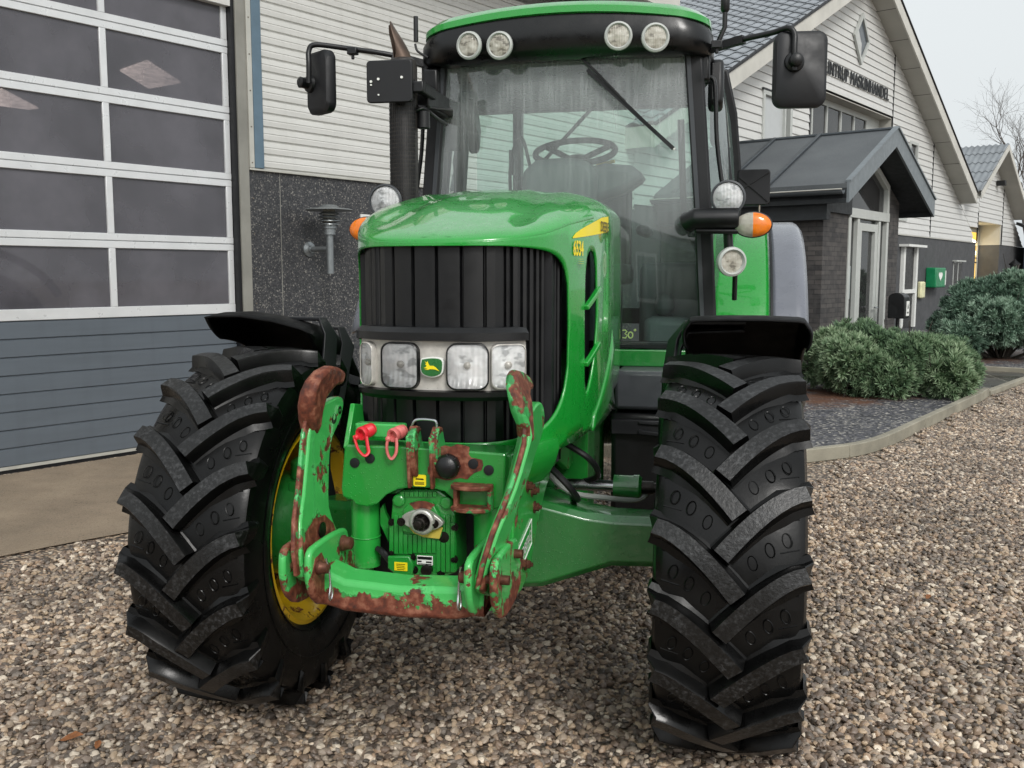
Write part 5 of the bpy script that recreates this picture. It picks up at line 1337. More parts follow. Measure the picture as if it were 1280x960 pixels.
b = MB(); b.lathe([(.0, .0), (.024, .001)], (q[0]+.004, yg-.038, q[1]), (0, -1, 0), 24); b.lathe([(.017, 0), (.017, .030), (.012, .032), (.012, .05), (.0, .052)], (q[0]+.004, yg-.036, q[1]), (0, -1, 0), 22)
for k in range(6): a = 2*PI*k/6; b.cbox((q[0]+.004+.017*math.cos(a), yg-.052, q[1]+.017*math.sin(a)), (.006, .028, .006))
b.build('splined_shaft', 'dark_steel', pt, bevel=.001)
b = MB()
for cx, cy, dy in ((152, 620, .034), (325, 630, .034), (85, 640, .0), (410, 663, .0), (408, 830, .0), (340, 900, .0), (200, 885, .0), (188, 820, .0), (85, 795, .0)): p = gY(cx, cy); b.hexbolt((p[0], yg-dy, p[1]), (0, -1, 0), .008, .010)
p = gY(357, 712); b.lathe([(.016, 0), (.016, .008), (.009, .009)], (p[0], yg, p[1]), (0, -1, 0), 18); p = gY(270, 882); b.lathe([(.016, 0), (.016, .016), (.009, .018)], (p[0], yg, p[1]), (0, -1, 0), 18); b.build('bolts', 'dark_steel', pt)
p = gY(122, 523); p2 = gY(370, 535); b = MB()
for w_ in (p, p2): b.nx().lathe([(.018, 0), (.018, .008), (.013, .012), (0, .012)], (w_[0], yg, w_[1]), (0, -1, 0), 20)
b.build('filler_plug', 'green_flat', pt, bevel=.001)
p = gY(248, 545); b = MB(); b.prism([(p[0]+.034*math.cos(a)*(1+.15*math.sin(5*a)), p[1]+.013*math.sin(a)) for a in np.linspace(0, 2*PI, 18, endpoint=False)], 1, yg-.0135, yg-.011); b.build('rust_patch', 'rust', pt, smooth=0)
b = MB(); b.prism([gY(*p, -.66) for p in [(35, 560), (50, 535), (60, 580), (78, 615), (78, 730), (35, 640)]], 1, -.68, -.665); b.build('guard_fin', 'green_flat', pt)
b = MB(); b.box(-.20, .22, -.60, -.56, .62, .95); b.build('frame_back_plate', 'black_soft', T)
b = MB()
for cx in (40, 55): p = gY(cx, 780+cx/3, -.7); b.tube(crv([(p[0]-.02, -.70, p[1]+.01), (p[0], -.71, p[1]), (p[0]+.02, -.70, p[1]-.03), (p[0]+.01, -.66, p[1]-.06)]), .008, 8)
b.build('hydraulic_hose', 'hose', T)
# top link bracket: two upright lugs with a pin and clip
tb_ = MB(); ylug = -.80
for xo, cxa in ((0, 440), (1, 512)):
    f_ = cY(cxa, 330, -.77)
    pts = [(-.66, 1.0), (-.755, 1.005), (-.77, 1.04), (-.78, 1.08), (-.775, 1.125), (-.75, 1.145), (-.725, 1.14), (-.705, 1.10), (-.67, 1.04)]
    tb_.nx().prism(pts, 0, f_[0]-.011, f_[0]+.011)
    tb_.prism([(-.742, 1.13), (-.782, 1.12), (-.775, 1.02), (-.77, .975), (-.747, .975)], 0, f_[0]-.013, f_[0]-.004)
tl = tb_.build('top_link_bracket', 'rusty_heavy', T, bevel=.003)
xa = cY(440, 330, -.77)[0]; xb = cY(512, 330, -.77)[0]
b = MB(); b.tube(crv([(xa-.01, -.745, 1.13), (xa+.0, -.75, 1.155), (xa+.015, -.75, 1.163), (xb-.015, -.75, 1.163), (xb, -.75, 1.157), (xb+.003, -.75, 1.13)], 4), .0035, 8); b.build('clip', 'steel', tl)
b = MB(); b.nx().tube([(xa-.012, -.745, 1.105), (xa+.012, -.745, 1.14)], .010, 10); b.nx().tube([(xb-.012, -.745, 1.105), (xb+.008, -.745, 1.14)], .010, 10); b.build('pin', 'rusty_bolt', tl)
# hydraulic couplers with rubber dust caps
for cx, cy, mt, nm in ((272, 300, 'red', 'bright red dust cap'), (372, 305, 'red_faded', 'faded pink-red dust cap')):
    f_ = PY(*c1(cx, cy+14), -.76); bk = f_+Vector((.022, .075, .012)); dv = (f_-bk).normalized()
    b = MB(); b.lathe([(.022, -.005), (.024, .01), (.020, .014), (.025, .020), (.020, .026), (.025, .032), (.020, .038), (.026, .048), (.026, .060), (.022, .066), (.014, .062), (.013, .05), (.0, .05)], bk, dv, 26)
    q0 = f_+Vector((-.004, -.006, -.006)); pz = .105
    for dx in ((-.004, .024) if cx < 300 else (.0, .022)):
        pass
    lp_ = crv([q0+Vector((-.010, 0, .005)), q0+Vector((.000, -.006, -.022)), q0+Vector((.010, -.008, -.045)), q0+Vector((.030, -.004, -.066)), q0+Vector((.042, .008, -.055)), q0+Vector((.036, .014, -.03)), q0+Vector((.030, .020, .0))] if cx < 300 else
              [q0+Vector((.0, 0, .005)), q0+Vector((-.004, -.006, -.025)), q0+Vector((.000, -.006, -.055)), q0+Vector((.012, -.004, -.072)), q0+Vector((.026, .004, -.055)), q0+Vector((.028, .010, -.025)), q0+Vector((.024, .018, .0))], 5)
    b.tube(lp_, .0055, 8, flat=1.3); b.ball(q0, .011, 12)
    b.v = [tuple(f_ + (Vector(v)-f_)*.76) for v in b.v]
    lab(b.build('hydraulic_coupler', mt, T, smooth=50), nm)
b = MB(); fa = PY(*c1(270, 285), -.68); fb = PY(*c1(420, 320), -.68); b.box(fa.x, fb.x, -.70, -.66, fb.z-.0, fa.z+.012); b.build('coupler_block', 'rusty', T, bevel=.004)
# lower link arms folded upright, one each side: plate profile in the Y-Z plane
xi = -.268
def aX(cx, cy, x=xi): p = PX(*c1(cx, cy), x); return (p.y, p.z)
ARMS = 1
def armx(z): return float(np.interp(z, [.70, .80, .90, 1.03, 1.13, 1.20, 1.31], [.222, .226, .250, .290, .308, .298, .258] if ARMS > 0 else [.246, .250, .262, .285, .300, .292, .262]))
arm = [(-1.0, .785), (-1.0, .84), (-.972, .92), (-.925, .98), (-.878, 1.05), (-.835, 1.12), (-.815, 1.16), (-.838, 1.195), (-.848, 1.235), (-.835, 1.268), (-.80, 1.290), (-.755, 1.298), (-.70, 1.288), (-.662, 1.276), (-.650, 1.262), (-.664, 1.248), (-.700, 1.250), (-.735, 1.240), (-.757, 1.222), (-.760, 1.198), (-.700, 1.202), (-.635, 1.205), (-.605, 1.19), (-.605, 1.16), (-.64, 1.12), (-.69, 1.09), (-.725, 1.05), (-.76, .985), (-.79, .92), (-.775, .87), (-.74, .81), (-.74, .755), (-.81, .735), (-.93, .745)]
arm = [(p.x, p.y) for p in crv([(a, z, 0) for a, z in arm+[arm[0]]], 2)][:-1]
for s in (-1, 1):
    ARMS = s
    b = MB(); n = len(arm); v = []
    for th in (-.014, .014):
        for y, z in arm: v.append((s*(armx(z)+th), y, z))
    b.add(v, [list(range(n))[::-1], list(range(n, 2*n))]+[(i, (i+1) % n, n+(i+1) % n, n+i) for i in range(n)])
    lk = b.build('lower_link_arm', 'rusty_arm', T, bevel=.006, smooth=40)
    b = MB()     # heavier rusty claw and stiffening rib along the front edge
    cl = [(-.838, 1.165), (-.855, 1.205), (-.857, 1.243), (-.840, 1.275), (-.805, 1.297), (-.757, 1.305), (-.70, 1.296), (-.655, 1.281), (-.642, 1.262), (-.660, 1.242), (-.70, 1.243), (-.730, 1.231), (-.752, 1.213), (-.765, 1.175), (-.775, 1.135), (-.80, 1.115), (-.82, 1.135)]
    m = len(cl); v = []
    for th in ((-.024, .024) if s < 0 else (-.018, .018)):
        for y, z in cl: v.append((s*(armx(z)+th*(1 if z < 1.28 else .8)), y, z))
    b.add(v, [list(range(m))[::-1], list(range(m, 2*m))]+[(i, (i+1) % m, m+(i+1) % m, m+i) for i in range(m)])
    b.build('claw', 'rust' if s < 0 else 'rusty_heavy', lk, bevel=.012, smooth=50)
    b = MB(); b.ribbon([(s*armx(z), y, z) for y, z in ((-1.002, .79), (-1.002, .85), (-.974, .92), (-.928, .98), (-.880, 1.05), (-.836, 1.12), (-.818, 1.16))], .036, .012); b.build('edge_rib', 'rusty_heavy', lk, bevel=.004)
    b = MB(); b.slab([(s*(armx(z)-s*0), y, z) for y, z in ()] or [(s*(armx(z)-.0155), y, z) for y, z in ((-.985, .78), (-.985, .85), (-.955, .89), (-.90, .910), (-.83, .905), (-.785, .87), (-.755, .80), (-.76, .77))], (s*.001, 0, 0)); b.build('worn_patch', 'rust', lk, smooth=0)
    b = MB()
    for y, z, r in ((-.675, 1.150, .020), (-.635, 1.165, .012)):
        x = s*(armx(z)-.014); b.nx().lathe([(r, -.001*1), (r, .003), (r*.45, .004), (r*.4, -.002)], (x, y, z), (-s, 0, 0), 18)
    b.nx().lathe([(.022, 0), (.022, .0025), (.0, .0026)], (s*(armx(.87)-.0165), -.865, .872), (-s, 0, 0), 18); b.build('pivot_hole', 'dark_steel', lk)
    b = MB(); b.slab([(s*.262, y, z) for y, z in ((-.60, 1.18), (-.54, 1.17), (-.50, 1.02), (-.58, 1.0), (-.66, 1.06))], (-s*.015, 0, 0)); b.build('stay_plate', 'green_chip', T, bevel=.003)
# yoke: cross bar with a pair of cheek plates at each end
b = MB(); q = [(-.948, .702), (-.945, .764), (-.936, .775), (-.860, .782), (-.845, .772), (-.845, .705), (-.855, .694), (-.938, .692)]
sec = []
for x, dz in ((-.225, .0), (-.20, .0), (-.15, -.012), (0, -.018), (.15, -.012), (.20, .0), (.225, .0)): sec.append([(x, y, z+dz+(.02*(abs(x)/.225)**6 if z > .74 else 0)) for y, z in q])
b.sheet(sec, closed=True); yk = b.build('cross_bar', 'rusty_bar', T, bevel=.004, smooth=30)
ch = [(-1.03, .80), (-1.025, .845), (-1.0, .865), (-.90, .868), (-.81, .864), (-.775, .85), (-.755, .80), (-.72, .765), (-.74, .72), (-.80, .695), (-.90, .688), (-.97, .705), (-1.015, .75)]
ch = [(p.x, p.y) for p in crv([(a, z, 0) for a, z in ch+[ch[0]]], 2)][:-1]
for s in (-1, 1):
    for x, mt in ((.204, 'rusty_bar'), (.268, 'rusty_bar')) if s > 0 else ((.214, 'rusty_arm'), (.284, 'rusty_arm')):
        b = MB(); b.prism(ch, 0, s*x-.010, s*x+.010); o = b.build('yoke_cheek', mt, yk, bevel=.008, smooth=45)
    b = MB(); b.slab([(s*(.1925 if s > 0 else .2025), y*(1 if s < 0 else .6)+(0 if s < 0 else -.33), z if s < 0 else z*.5+.36) for y, z in ((-1.02, .80), (-1.0, .835), (-.96, .84), (-.93, .80), (-.86, .79), (-.85, .74), (-.81, .72), (-.80, .705), (-.88, .695), (-.95, .705), (-1.00, .745))], (s*.002, 0, 0)); b.build('worn_patch', 'rust', yk, smooth=0)
    b = MB()
    for y, z, r in ((-.985, .808, .017), (-.825, .828, .020)):
        b.nx().lathe([(r*1.1, 0), (r*1.1, .006), (r*.9, .010), (r*.85, .026), (r*.5, .030), (0, .031)], (s*.201, y, z), (-s, 0, 0), 20)
    b.nx().cyl((s*.19, -.985, .808), (s*.30, -.985, .808), .012); b.nx().cyl((s*.19, -.825, .828), (s*.30, -.825, .828), .012)
    b.build('pivot_pin', 'rusty_bolt', yk)
    b = MB(); b.lathe([(.020, 0), (.020, .002), (0, .0021)], (s*.2000, -.86, .705), (-s, 0, 0), 18); b.build('pin_hole', 'dark_steel', yk)
    b = MB(); b.tube(crv([(s*.178, -.99, .835), (s*.172, -.985, .80), (s*.170, -.985, .765), (s*.170, -.992, .735), (s*.172, -.978, .722), (s*.172, -.968, .74), (s*.172, -.978, .77)], 5), .003, 8); b.build('linch_pin', 'steel', yk)

# --- exhaust stack
ex = Vector((-.692, 1.2, 0))
b = MB(); b.lathe([(.030, 0), (.060, .02), (.066, .05), (.066, 1.02), (.060, 1.05), (.045, 1.06)], (ex.x, ex.y, 1.50), (0, 0, 1), 36); exh = b.build('exhaust_stack', simple('sooty_exhaust_shield', '33302e', .55, .3, var=.3, vs=18, bump=.2), T)
b = MB()        # perforated guard slots
for i in range(15):
    for k in range(46):
        a = math.radians(200+i*10); z = 1.62+k*.0185
        c_ = Vector((ex.x+.0668*math.cos(a), ex.y+.0668*math.sin(a), z)); R = Matrix.Rotation(a, 3, 'Z'); b.cbox(c_, (.0015, .0075, .013), R)
b.build('guard_slots', 'black', exh, smooth=0)
pth = crv([(ex.x, 1.2, 2.50), (ex.x-.003, 1.2, 2.545), (ex.x-.016, 1.195, 2.585), (ex.x-.040, 1.185, 2.630), (ex.x-.066, 1.178, 2.672), (ex.x-.084, 1.174, 2.705)], 8)
b = MB(); P_, fr_ = b.frames(pth); nn_ = 26; cols_ = []
for k in range(nn_):
    a = 2*PI*k/nn_; dirn = fr_[0][0]*math.cos(a)+fr_[0][1]*math.sin(a); lim = .30+.70*max(0, min(1, (dirn.x*.85+dirn.y*.45+.85)/1.55))**1.2
    c_ = []
    for i in range(15):
        t = lim*i/14*(len(pth)-1); i0 = min(int(t), len(pth)-2); f_ = t-i0
        c_.append(P_[i0].lerp(P_[i0+1], f_) + (fr_[i0][0]*math.cos(a)+fr_[i0][1]*math.sin(a))*(.046-.004*lim*(i/14)))
    cols_.append(c_)
b.sheet([[cols_[k][i] for k in range(nn_)] for i in range(15)], closed=True)
b.build('tail_pipe', simple('heat_stained_pipe', '57483e', .45, .5, var=.4, vs=12), exh, solid=.003, offset=-1)
b = MB(); b.sheet([[P_[0].lerp(P_[0], 0)+(cols_[k][i]-cols_[k][i].copy())+cols_[k][i]*1. + (P_[min(int(i/14*(len(pth)-1)*.9), len(pth)-1)]-cols_[k][i])*.10 for k in range(nn_)] for i in range(15)], closed=True); b.build('soot_lining', 'guard', exh)
b = MB(); b.ribbon([(ex.x+.05, 1.2, 2.34), (-.55, 1.45, 2.36), (-.60, 1.62, 2.36)], .06, .012); b.cyl((-.60, 1.22, 2.32), (-.60, 1.22, 2.24), .03); b.tube(crv([(-.66, 1.2, 2.30), (-.60, 1.2, 2.33), (-.56, 1.3, 2.30), (-.57, 1.5, 2.30)], 4), .010, 8); b.build('stay_bracket', 'black', exh, bevel=.004)

# --- cab
CY0 = 1.62
def pil(name, pts, w, d, mat='black_soft', par=None):
    b = MB(); b.ribbon(pts, w, d); return b.build(name, mat, par or T, bevel=.012)
cab = MB()
cab.box(-.72, .72, 1.64, 2.9, 1.085, 1.13); cab = cab.build('cab_floor', 'black_soft', T)
b = MB(); b.box(-.74, .74, 1.585, 1.64, 1.10, 1.185); b.build('cab_sill', 'green_dark', T, bevel=.006)
b = MB(); b.box(-.73, .73, 1.60, 1.645, 1.188, 1.225); b.build('windscreen_seal', 'black_soft', T, bevel=.006)
FB, FT = 1.20, 2.66
def fx(z): return float(np.interp(z, [1.2, 1.9, 2.66], [.735, .690, .628]))
for s in (-1, 1):
    fr = [(s*fx(z), CY0+.0, z) for z in np.linspace(FB-.1, FT, 9)]
    pil('front_pillar', fr, .075, .085)
    b = MB(); b.ribbon([(s*(fx(z)-.025), CY0-.045, z) for z in np.linspace(FB, FT-.04, 9)], .006, .02); b.build('pillar_seal', 'grey_plastic', T)
    pil('rear_pillar', [(s*x, y, z) for x, y, z in ((.80, 2.95, 1.2), (.85, 2.85, 1.7), (.86, 2.80, 2.1), (.82, 2.76, 2.5), (.76, 2.72, 2.75))], .09, .07)
    pil('door_pillar', [(s*x, y, z) for x, y, z in ((.82, 2.35, 1.25), (.83, 2.30, 1.9), (.74, 2.25, 2.66))], .05, .045)
    # side glazing
    b = MB(); rows = []
    for z in np.linspace(1.22, 2.66, 8):
        x1 = float(np.interp(z, [1.2, 1.7, 2.1, 2.5, 2.75], [.80, .85, .86, .82, .76])); rows.append([(s*fx(z), 1.64, z), (s*(fx(z)*.35+x1*.65)+s*.02, 2.2, z), (s*x1, 2.82, z)])
    b.sheet(rows); lab(b.build('side_window', 'cab_glass', T, smooth=60), 'side window of the cab')
    b = MB(); xo = .05; b.tube(crv([(s*(fx(2.50)+.03), 1.66, 2.50), (s*(fx(2.50)+.07), 1.66, 2.505), (s*(fx(2.45)+.09), 1.66, 2.46), (s*(fx(2.2)+.085), 1.66, 2.2), (s*(fx(1.95)+.10), 1.66, 1.95), (s*(fx(1.85)+.10), 1.66, 1.82)], 5), .011, 10); b.build('grab_rail', 'black', T)
# windscreen, rear window
b = MB(); b.sheet([[(x*fx(z)*.985, CY0-.012-.05*(1-x*x), z) for x in np.linspace(-1, 1, 13)] for z in np.linspace(1.21, 2.66, 7)]); wsn = b.build('windscreen', 'windscreen', T, smooth=60)
b = MB(); b.sheet([[(x, 2.93, z) for x in (-.78, .78)] for z in (1.35, 2.62)]); b.build('rear_window', 'cab_glass', T)
b = MB(); b.box(-.80, .80, 2.90, 2.96, 1.25, 1.35); b.box(-.78, .78, 2.88, 2.95, 2.58, 2.70); b.build('rear_frame', 'black_soft', T, bevel=.01)
# handwritten 30 on the glass
def pen(pts, c0, sc, mb):
    mb.tube([Vector((c0.x+x*sc, c0.y, c0.z+z*sc)) for x, z in pts], .0035, 6)
c0 = PY(778, 423, CY0-.045); b = MB()
pen([(0, 1), (.35, 1.05), (.55, .85), (.3, .6), (.6, .4), (.4, .05), (0, .1)], c0, .040, b); pen([(1.0+.28*math.cos(a), .42+.38*math.sin(a)) for a in np.linspace(0, 2*PI, 14)], c0, .040, b); pen([(1.55+.09*math.cos(a), 1.05+.09*math.sin(a)) for a in np.linspace(0, 2*PI, 8)], c0, .040, b)
b.build('marker_writing', simple('pale_yellow_marker', 'd8d58c', .6), wsn)
# wiper
w0 = PY(708, 56, 1.53); w1 = PY(842, 186, 1.53); wm = w0.lerp(w1, .35)
b = MB(); b.ribbon([w0, w0.lerp(w1, .25)+Vector((.004, -.012, .004)), w0.lerp(w1, .55)], .018, .012); wp_ = b.build('wiper_arm', 'black', T, bevel=.002)
b = MB(); b.ribbon([w0.lerp(w1, .22)+Vector((-.012, .006, -.01)), w1], .014, .018); b.ribbon([w0.lerp(w1, .3)+Vector((.0, -.006, .0)), w0.lerp(w1, .85)+Vector((.0, -.010, .0))], .010, .006); b.build('wiper_blade', 'black', wp_)
b = MB(); b.ball(w1, .008, 8); b.build('blade_tip', 'white_print', wp_)
# interior
b = MB()
sx = -.02
b.prism([(sx-.24, 1.98), (sx-.23, 2.10), (sx-.16, 2.155), (sx+.0, 2.165), (sx+.12, 2.15), (sx+.17, 2.08), (sx+.16, 1.90), (sx-.18, 1.90)], 1, 1.80, 2.02); b.prism([(sx+.08, 2.11), (sx+.2, 2.135), (sx+.34, 2.12), (sx+.42, 2.06), (sx+.30, 1.98), (sx+.1, 1.92)], 1, 1.84, 2.05)
b.box(sx-.16, sx+.14, 1.76, 1.98, 1.13, 1.905); b.build('dashboard', 'cab_grey', T, bevel=.04)
b = MB(); b.ball((-.27, 1.88, 2.04), .035, 12, (1, .7, 1)); b.tube(crv([(-.27, 1.88, 2.05), (-.30, 1.9, 1.95), (-.31, 1.92, 1.80)], 4), .012, 8); b.build('control_lever', 'black', T)
wc = Vector((.0, 2.02, 2.215)); tl_ = Matrix.Rotation(math.radians(24), 3, 'X')
ring = [wc + tl_ @ Vector((.215*math.cos(a), .215*math.sin(a), 0)) for a in np.linspace(0, 2*PI, 41)]
b = MB(); b.tube(ring, .017, 10, cap=False)
for a in (.5, 2.6, 4.7): b.tube([wc+tl_ @ Vector((.205*math.cos(a), .205*math.sin(a), 0)), wc+tl_ @ Vector((.04*math.cos(a), .04*math.sin(a), -.045))], .016, 8)
b.lathe([(.05, -.06), (.055, -.03), (.0, -.025)], wc, tl_ @ Vector((0, 0, 1)), 20); b.tube([wc+Vector((0, .01, -.05)), wc+Vector((0, -.06, -.28))], .035, 10); b.build('steering_wheel', 'black_soft', T)
b = MB(); b.tube([(.12, 1.98, 2.14), (.22, 1.97, 2.155)], .009, 8); b.build('indicator_stalk', simple('yellow_stalk', 'c7a74a', .5), T)
b = MB(); b.box(-.26, .26, 2.35, 2.75, 1.5, 1.62); b.box(-.24, .24, 2.70, 2.82, 1.6, 2.15); b.box(-.2, .2, 2.4, 2.7, 1.14, 1.5); b.box(.30, .38, 2.35, 2.7, 1.78, 1.84); b.build('driver_seat', 'seat', T, bevel=.05)
b = MB(); b.box(.36, .72, 1.95, 2.75, 1.13, 1.62); b.box(.40, .66, 1.72, 1.95, 1.13, 1.34); b.cyl((.50, 1.9, 1.34), (.50, 1.9, 1.46), .05); b.build('side_console', 'cab_grey', T, bevel=.04)
b = MB(); b.box(-.72, -.40, 2.2, 2.8, 1.13, 1.62); b.build('side_console', 'cab_grey', T, bevel=.04)
b = MB(); b.tube(crv([(-.40, 2.4, 1.7), (-.42, 2.3, 2.05), (-.40, 2.26, 2.24), (-.34, 2.24, 2.33), (-.28, 2.2, 2.15), (-.22, 2.1, 2.0)], 5), .010, 8); b.tube([(-.42, 2.3, 2.0), (.05, 2.5, 2.55)], .011, 8); b.cbox((-.41, 2.3, 2.2), (.03, .03, .14)); b.cbox((-.33, 2.2, 1.98), (.03, .03, .16)); b.build('monitor_bracket', 'black', T)
b = MB(); b.box(-.66, -.56, 1.72, 1.75, 2.2, 2.45); b.build('sun_visor', 'black_soft', T, bevel=.015)
b = MB(); b.box(-.45, .45, 1.72, 2.7, 2.60, 2.66); b.build('head_lining', 'cab_grey', T, bevel=.02)
b = MB(); b.ribbon([(.78, 2.88, 1.4), (.55, 2.9, 1.9), (.52, 2.9, 2.5)], .05, .04); b.ribbon([(-.5, 2.9, 1.3), (-.5, 2.9, 2.6)], .09, .05); b.build('rear_window_bar', 'black_soft', T)

# roof
def rr_layer(hx, y0, y1, z, bow, r=.16, n=8):
    pts = []; yc = (y0+y1)/2; hy = (y1-y0)/2
    for cx_, cy_, a0 in ((hx-r, hy-r, 0), (-hx+r, hy-r, 90), (-hx+r, -hy+r, 180), (hx-r, -hy+r, 270)):
        for k in range(n+1):
            a = math.radians(a0+90*k/n); x = cx_+r*math.cos(a); y = cy_+r*math.sin(a); f_ = 1-(x/hx)**2
            yy = yc+y-(bow*f_ if y < 0 else -bow*.4*f_); pts.append((x, yy, z))
        if a0 in (0, 180):       # straight front / rear edge refined so that it bows
            x0_ = hx-r if a0 == 0 else -hx+r
            for k in range(1, 12):
                x = x0_*(1-2*k/12); y = hy if a0 == 0 else -hy; f_ = 1-(x/hx)**2
                pts.append((x, yc+y-(bow*f_ if y < 0 else -bow*.4*f_), z))
    return pts
def crown(pts, zc, pw=2.): return [(x, y, z+zc*(1-min(1, abs(x)/.8)**pw)) for x, y, z in pts]
b = MB(); L = [rr_layer(.665, 1.56, 2.90, 2.590, .02), rr_layer(.705, 1.50, 2.95, 2.590, .03), rr_layer(.725, 1.475, 2.97, 2.615, .04), rr_layer(.722, 1.475, 2.97, 2.68, .04), rr_layer(.695, 1.50, 2.95, 2.728, .05)]
L = [crown(l, c_) for l, c_ in zip(L, (.0, .0, .015, .05, .075))]
b.sheet(L, closed=True); b.add(L[0], [tuple(range(len(L[0])))]); b.build('roof_visor', 'black_gloss', T, smooth=50)
b = MB(); L = [rr_layer(.69, 1.51, 2.95, 2.708, .05), rr_layer(.712, 1.49, 2.965, 2.715, .06), rr_layer(.712, 1.49, 2.965, 2.742, .06), rr_layer(.68, 1.52, 2.94, 2.770, .05), rr_layer(.60, 1.60, 2.85, 2.790, .05), rr_layer(.40, 1.80, 2.65, 2.802, .04), rr_layer(.17, 2.1, 2.4, 2.808, .0)]
L = [crown(l, c_) for l, c_ in zip(L, (.075, .075, .078, .078, .075, .06, .05))]
b.sheet(L, closed=True); b.add(L[-1], [tuple(range(len(L[-1])))]); b.build('roof_panel', 'green', T, smooth=50)
for s in (-1, 1):
    b = MB(); b.prism([(1.75, 2.40), (1.80, 2.62), (2.6, 2.70), (2.75, 2.45), (2.7, 2.30), (2.62, 2.42), (2.4, 2.56), (2.0, 2.56), (1.85, 2.48), (1.83, 2.36)], 0, s*.70, s*.775); b.build('roof_side_trim', 'black', T, bevel=.02)
# roof work lights
for px, py, tx in ((587, 57, -.2), (625, 57, -.1), (773, 45, .1), (819, 47, .25)):
    p = PY(px, py, 1.395); dv = Vector((tx, -1, -.08)).normalized()
    b = MB(); b.lathe([(.040, -.07), (.052, -.03), (.058, -.004)], p, dv, 30, cap=(1, 0)); wl_ = b.build('work_light', 'black', T)
    b = MB(); b.lathe([(.050, -.004), (.060, -.012), (.066, .002), (.064, .014), (.056, .018), (.050, .010)], p, dv, 36, cap=(0, 0)); b.build('lamp_ring', 'frame_grey', wl_, smooth=50)
    b = MB(); b.lathe([(.050, .006), (.035, -.016), (.012, -.026), (0, -.027)], p, dv, 30); b.build('reflector', 'bezel', wl_)
    b = MB(); b.lathe([(.052, .008), (.03, .014), (0, .016)], p, dv, 30); b.build('lens', 'ribbed', wl_)
# beacon post / aerial on the right, aerial on the left
b = MB(); p = PY(903, 45, 1.7); b.tube([p+Vector((-.02, .0, -.03)), p+Vector((.01, 0, .04)), p+Vector((.01, 0, .20))], .012, 10); b.lathe([(.014, 0), (.022, .01), (.022, .06), (.012, .07)], p+Vector((.01, 0, .11)), (0, 0, 1), 14); b.build('aerial', 'black', T)
b = MB(); p = PY(520, 70, 1.5); b.tube(crv([PY(535, 72, 1.5), PY(522, 64, 1.5), PY(519, 55, 1.5)], 3), .006, 8); q = PY(520, 52, 1.5); b.tube([q, q+Vector((0, 0, .12))], .012, 10); b.build('aerial', 'black_soft', T)
# mirrors
def mirror(c0, wx, hz, rot, pts, knob):
    b = MB(); R = Matrix.Rotation(rot, 3, 'Z'); n0 = rrect(wx, hz, .045, 6); n = len(n0); v = []
    for sc, d in ((.90, -.035), (1., -.022), (1.0, .012), (.96, .02)): v += [c0 + R @ Vector((x*sc, d, z*sc)) for x, z in n0]
    b.add(v, [tuple(range(n))]+[(r*n+i, r*n+(i+1) % n, (r+1)*n+(i+1) % n, (r+1)*n+i) for r in range(3) for i in range(n)])
    m = b.build('mirror', 'black_soft', T, smooth=40)
    b = MB(); b.add([c0+R @ Vector((x*.93, .0205, z*.93)) for x, z in n0]+[], [tuple(range(n))]); b.slab([c0+R @ Vector((x*.94, .018, z*.94)) for x, z in n0], R @ Vector((0, .003, 0))); b.build('mirror_glass', 'steel', m)
    b = MB(); b.tube(crv(pts, 6), .013, 12); b.ribbon([Vector(pts[-1])+(Vector(pts[-2])-Vector(pts[-1]))*1., Vector(pts[-1])], .035, .035); b.build('mirror_arm', 'black', m)
    b = MB(); k = c0+R @ Vector((knob[0], -.036, knob[1])); b.lathe([(.045, 0), (.042, .014), (.030, .020), (.026, .045), (.028, .06), (.018, .068)], k, R @ Vector((0, -1, 0)), 26); b.build('mirror_joint', 'black', m)
    return m
ym = 1.45
cR = PY(999, 88, ym); a = [PY(993, 88, ym-.06), PY(993, 60, ym-.06), PY(993, 42, ym-.05), PY(985, 35, ym-.04), PY(965, 41, ym), PY(930, 49, ym+.05), PY(885, 62, ym+.15)]
lab(mirror(cR, .235, .335, .12, a, (-.03, .03)), 'wing mirror facing the camera squarely, showroom side')
cL = PY(403, 104, ym); a = [PY(386, 104, ym-.06), PY(386, 80, ym-.06), PY(386, 64, ym-.05), PY(394, 56, ym-.04), PY(430, 60, ym), PY(490, 69, ym+.05), PY(545, 84, ym+.15)]
lab(mirror(cL, .20, .305, -.62, a, (-.055, .0)), 'wing mirror turned edgewise, garage side')
b = MB()
for p in (PY(441, 64, ym), PY(884+12, 56, ym)): b.nx().cbox(p, (.05, .04, .035)); b.cyl(p, p+Vector((0, 0, -.04)), .008)
b.build('arm_clamp', 'black', T, bevel=.004)
b = MB(); b.box(-.70, -.62, 1.52, 1.66, 2.46, 2.58); b.cyl((-.70, 1.58, 2.40), (-.70, 1.58, 2.62), .02); b.nx().box(.66, .71, 1.60, 1.68, 2.48, 2.60); b.build('mirror_mount', 'black', T, bevel=.012)
# number plate carriers
def plate2(px0, py0, px1, py1, y, tilt, name):
    a = PY(px0, py0, y); c_ = PY(px1, py1, y); ctr = (a+c_)/2; w_ = abs(c_.x-a.x); h_ = abs(a.z-c_.z); R = Matrix.Rotation(tilt, 3, 'Z')
    b = MB(); n0 = rrect(w_, h_, .018, 4); b.slab([ctr+R @ Vector((x, 0, z)) for x, z in n0], R @ Vector((0, .018, 0))); o = b.build(name, 'black_soft', T, bevel=.005)
    return o, ctr, w_, h_, R
o, ct, w_, h_, R = plate2(458, 76, 515, 127, 1.07, 0.05, 'number_plate_carrier')
b = MB()
for x, z in ((-.05, .01), (.06, .015), (-.085, -.0), (-.085, -.015), (-.05, -.06)): b.nx().cyl(ct+R @ Vector((x, -.006, z)), ct+R @ Vector((x, .001, z)), .006 if z > -.005 else .004, 10)
b.build('fixing_screws', 'white_print', o)
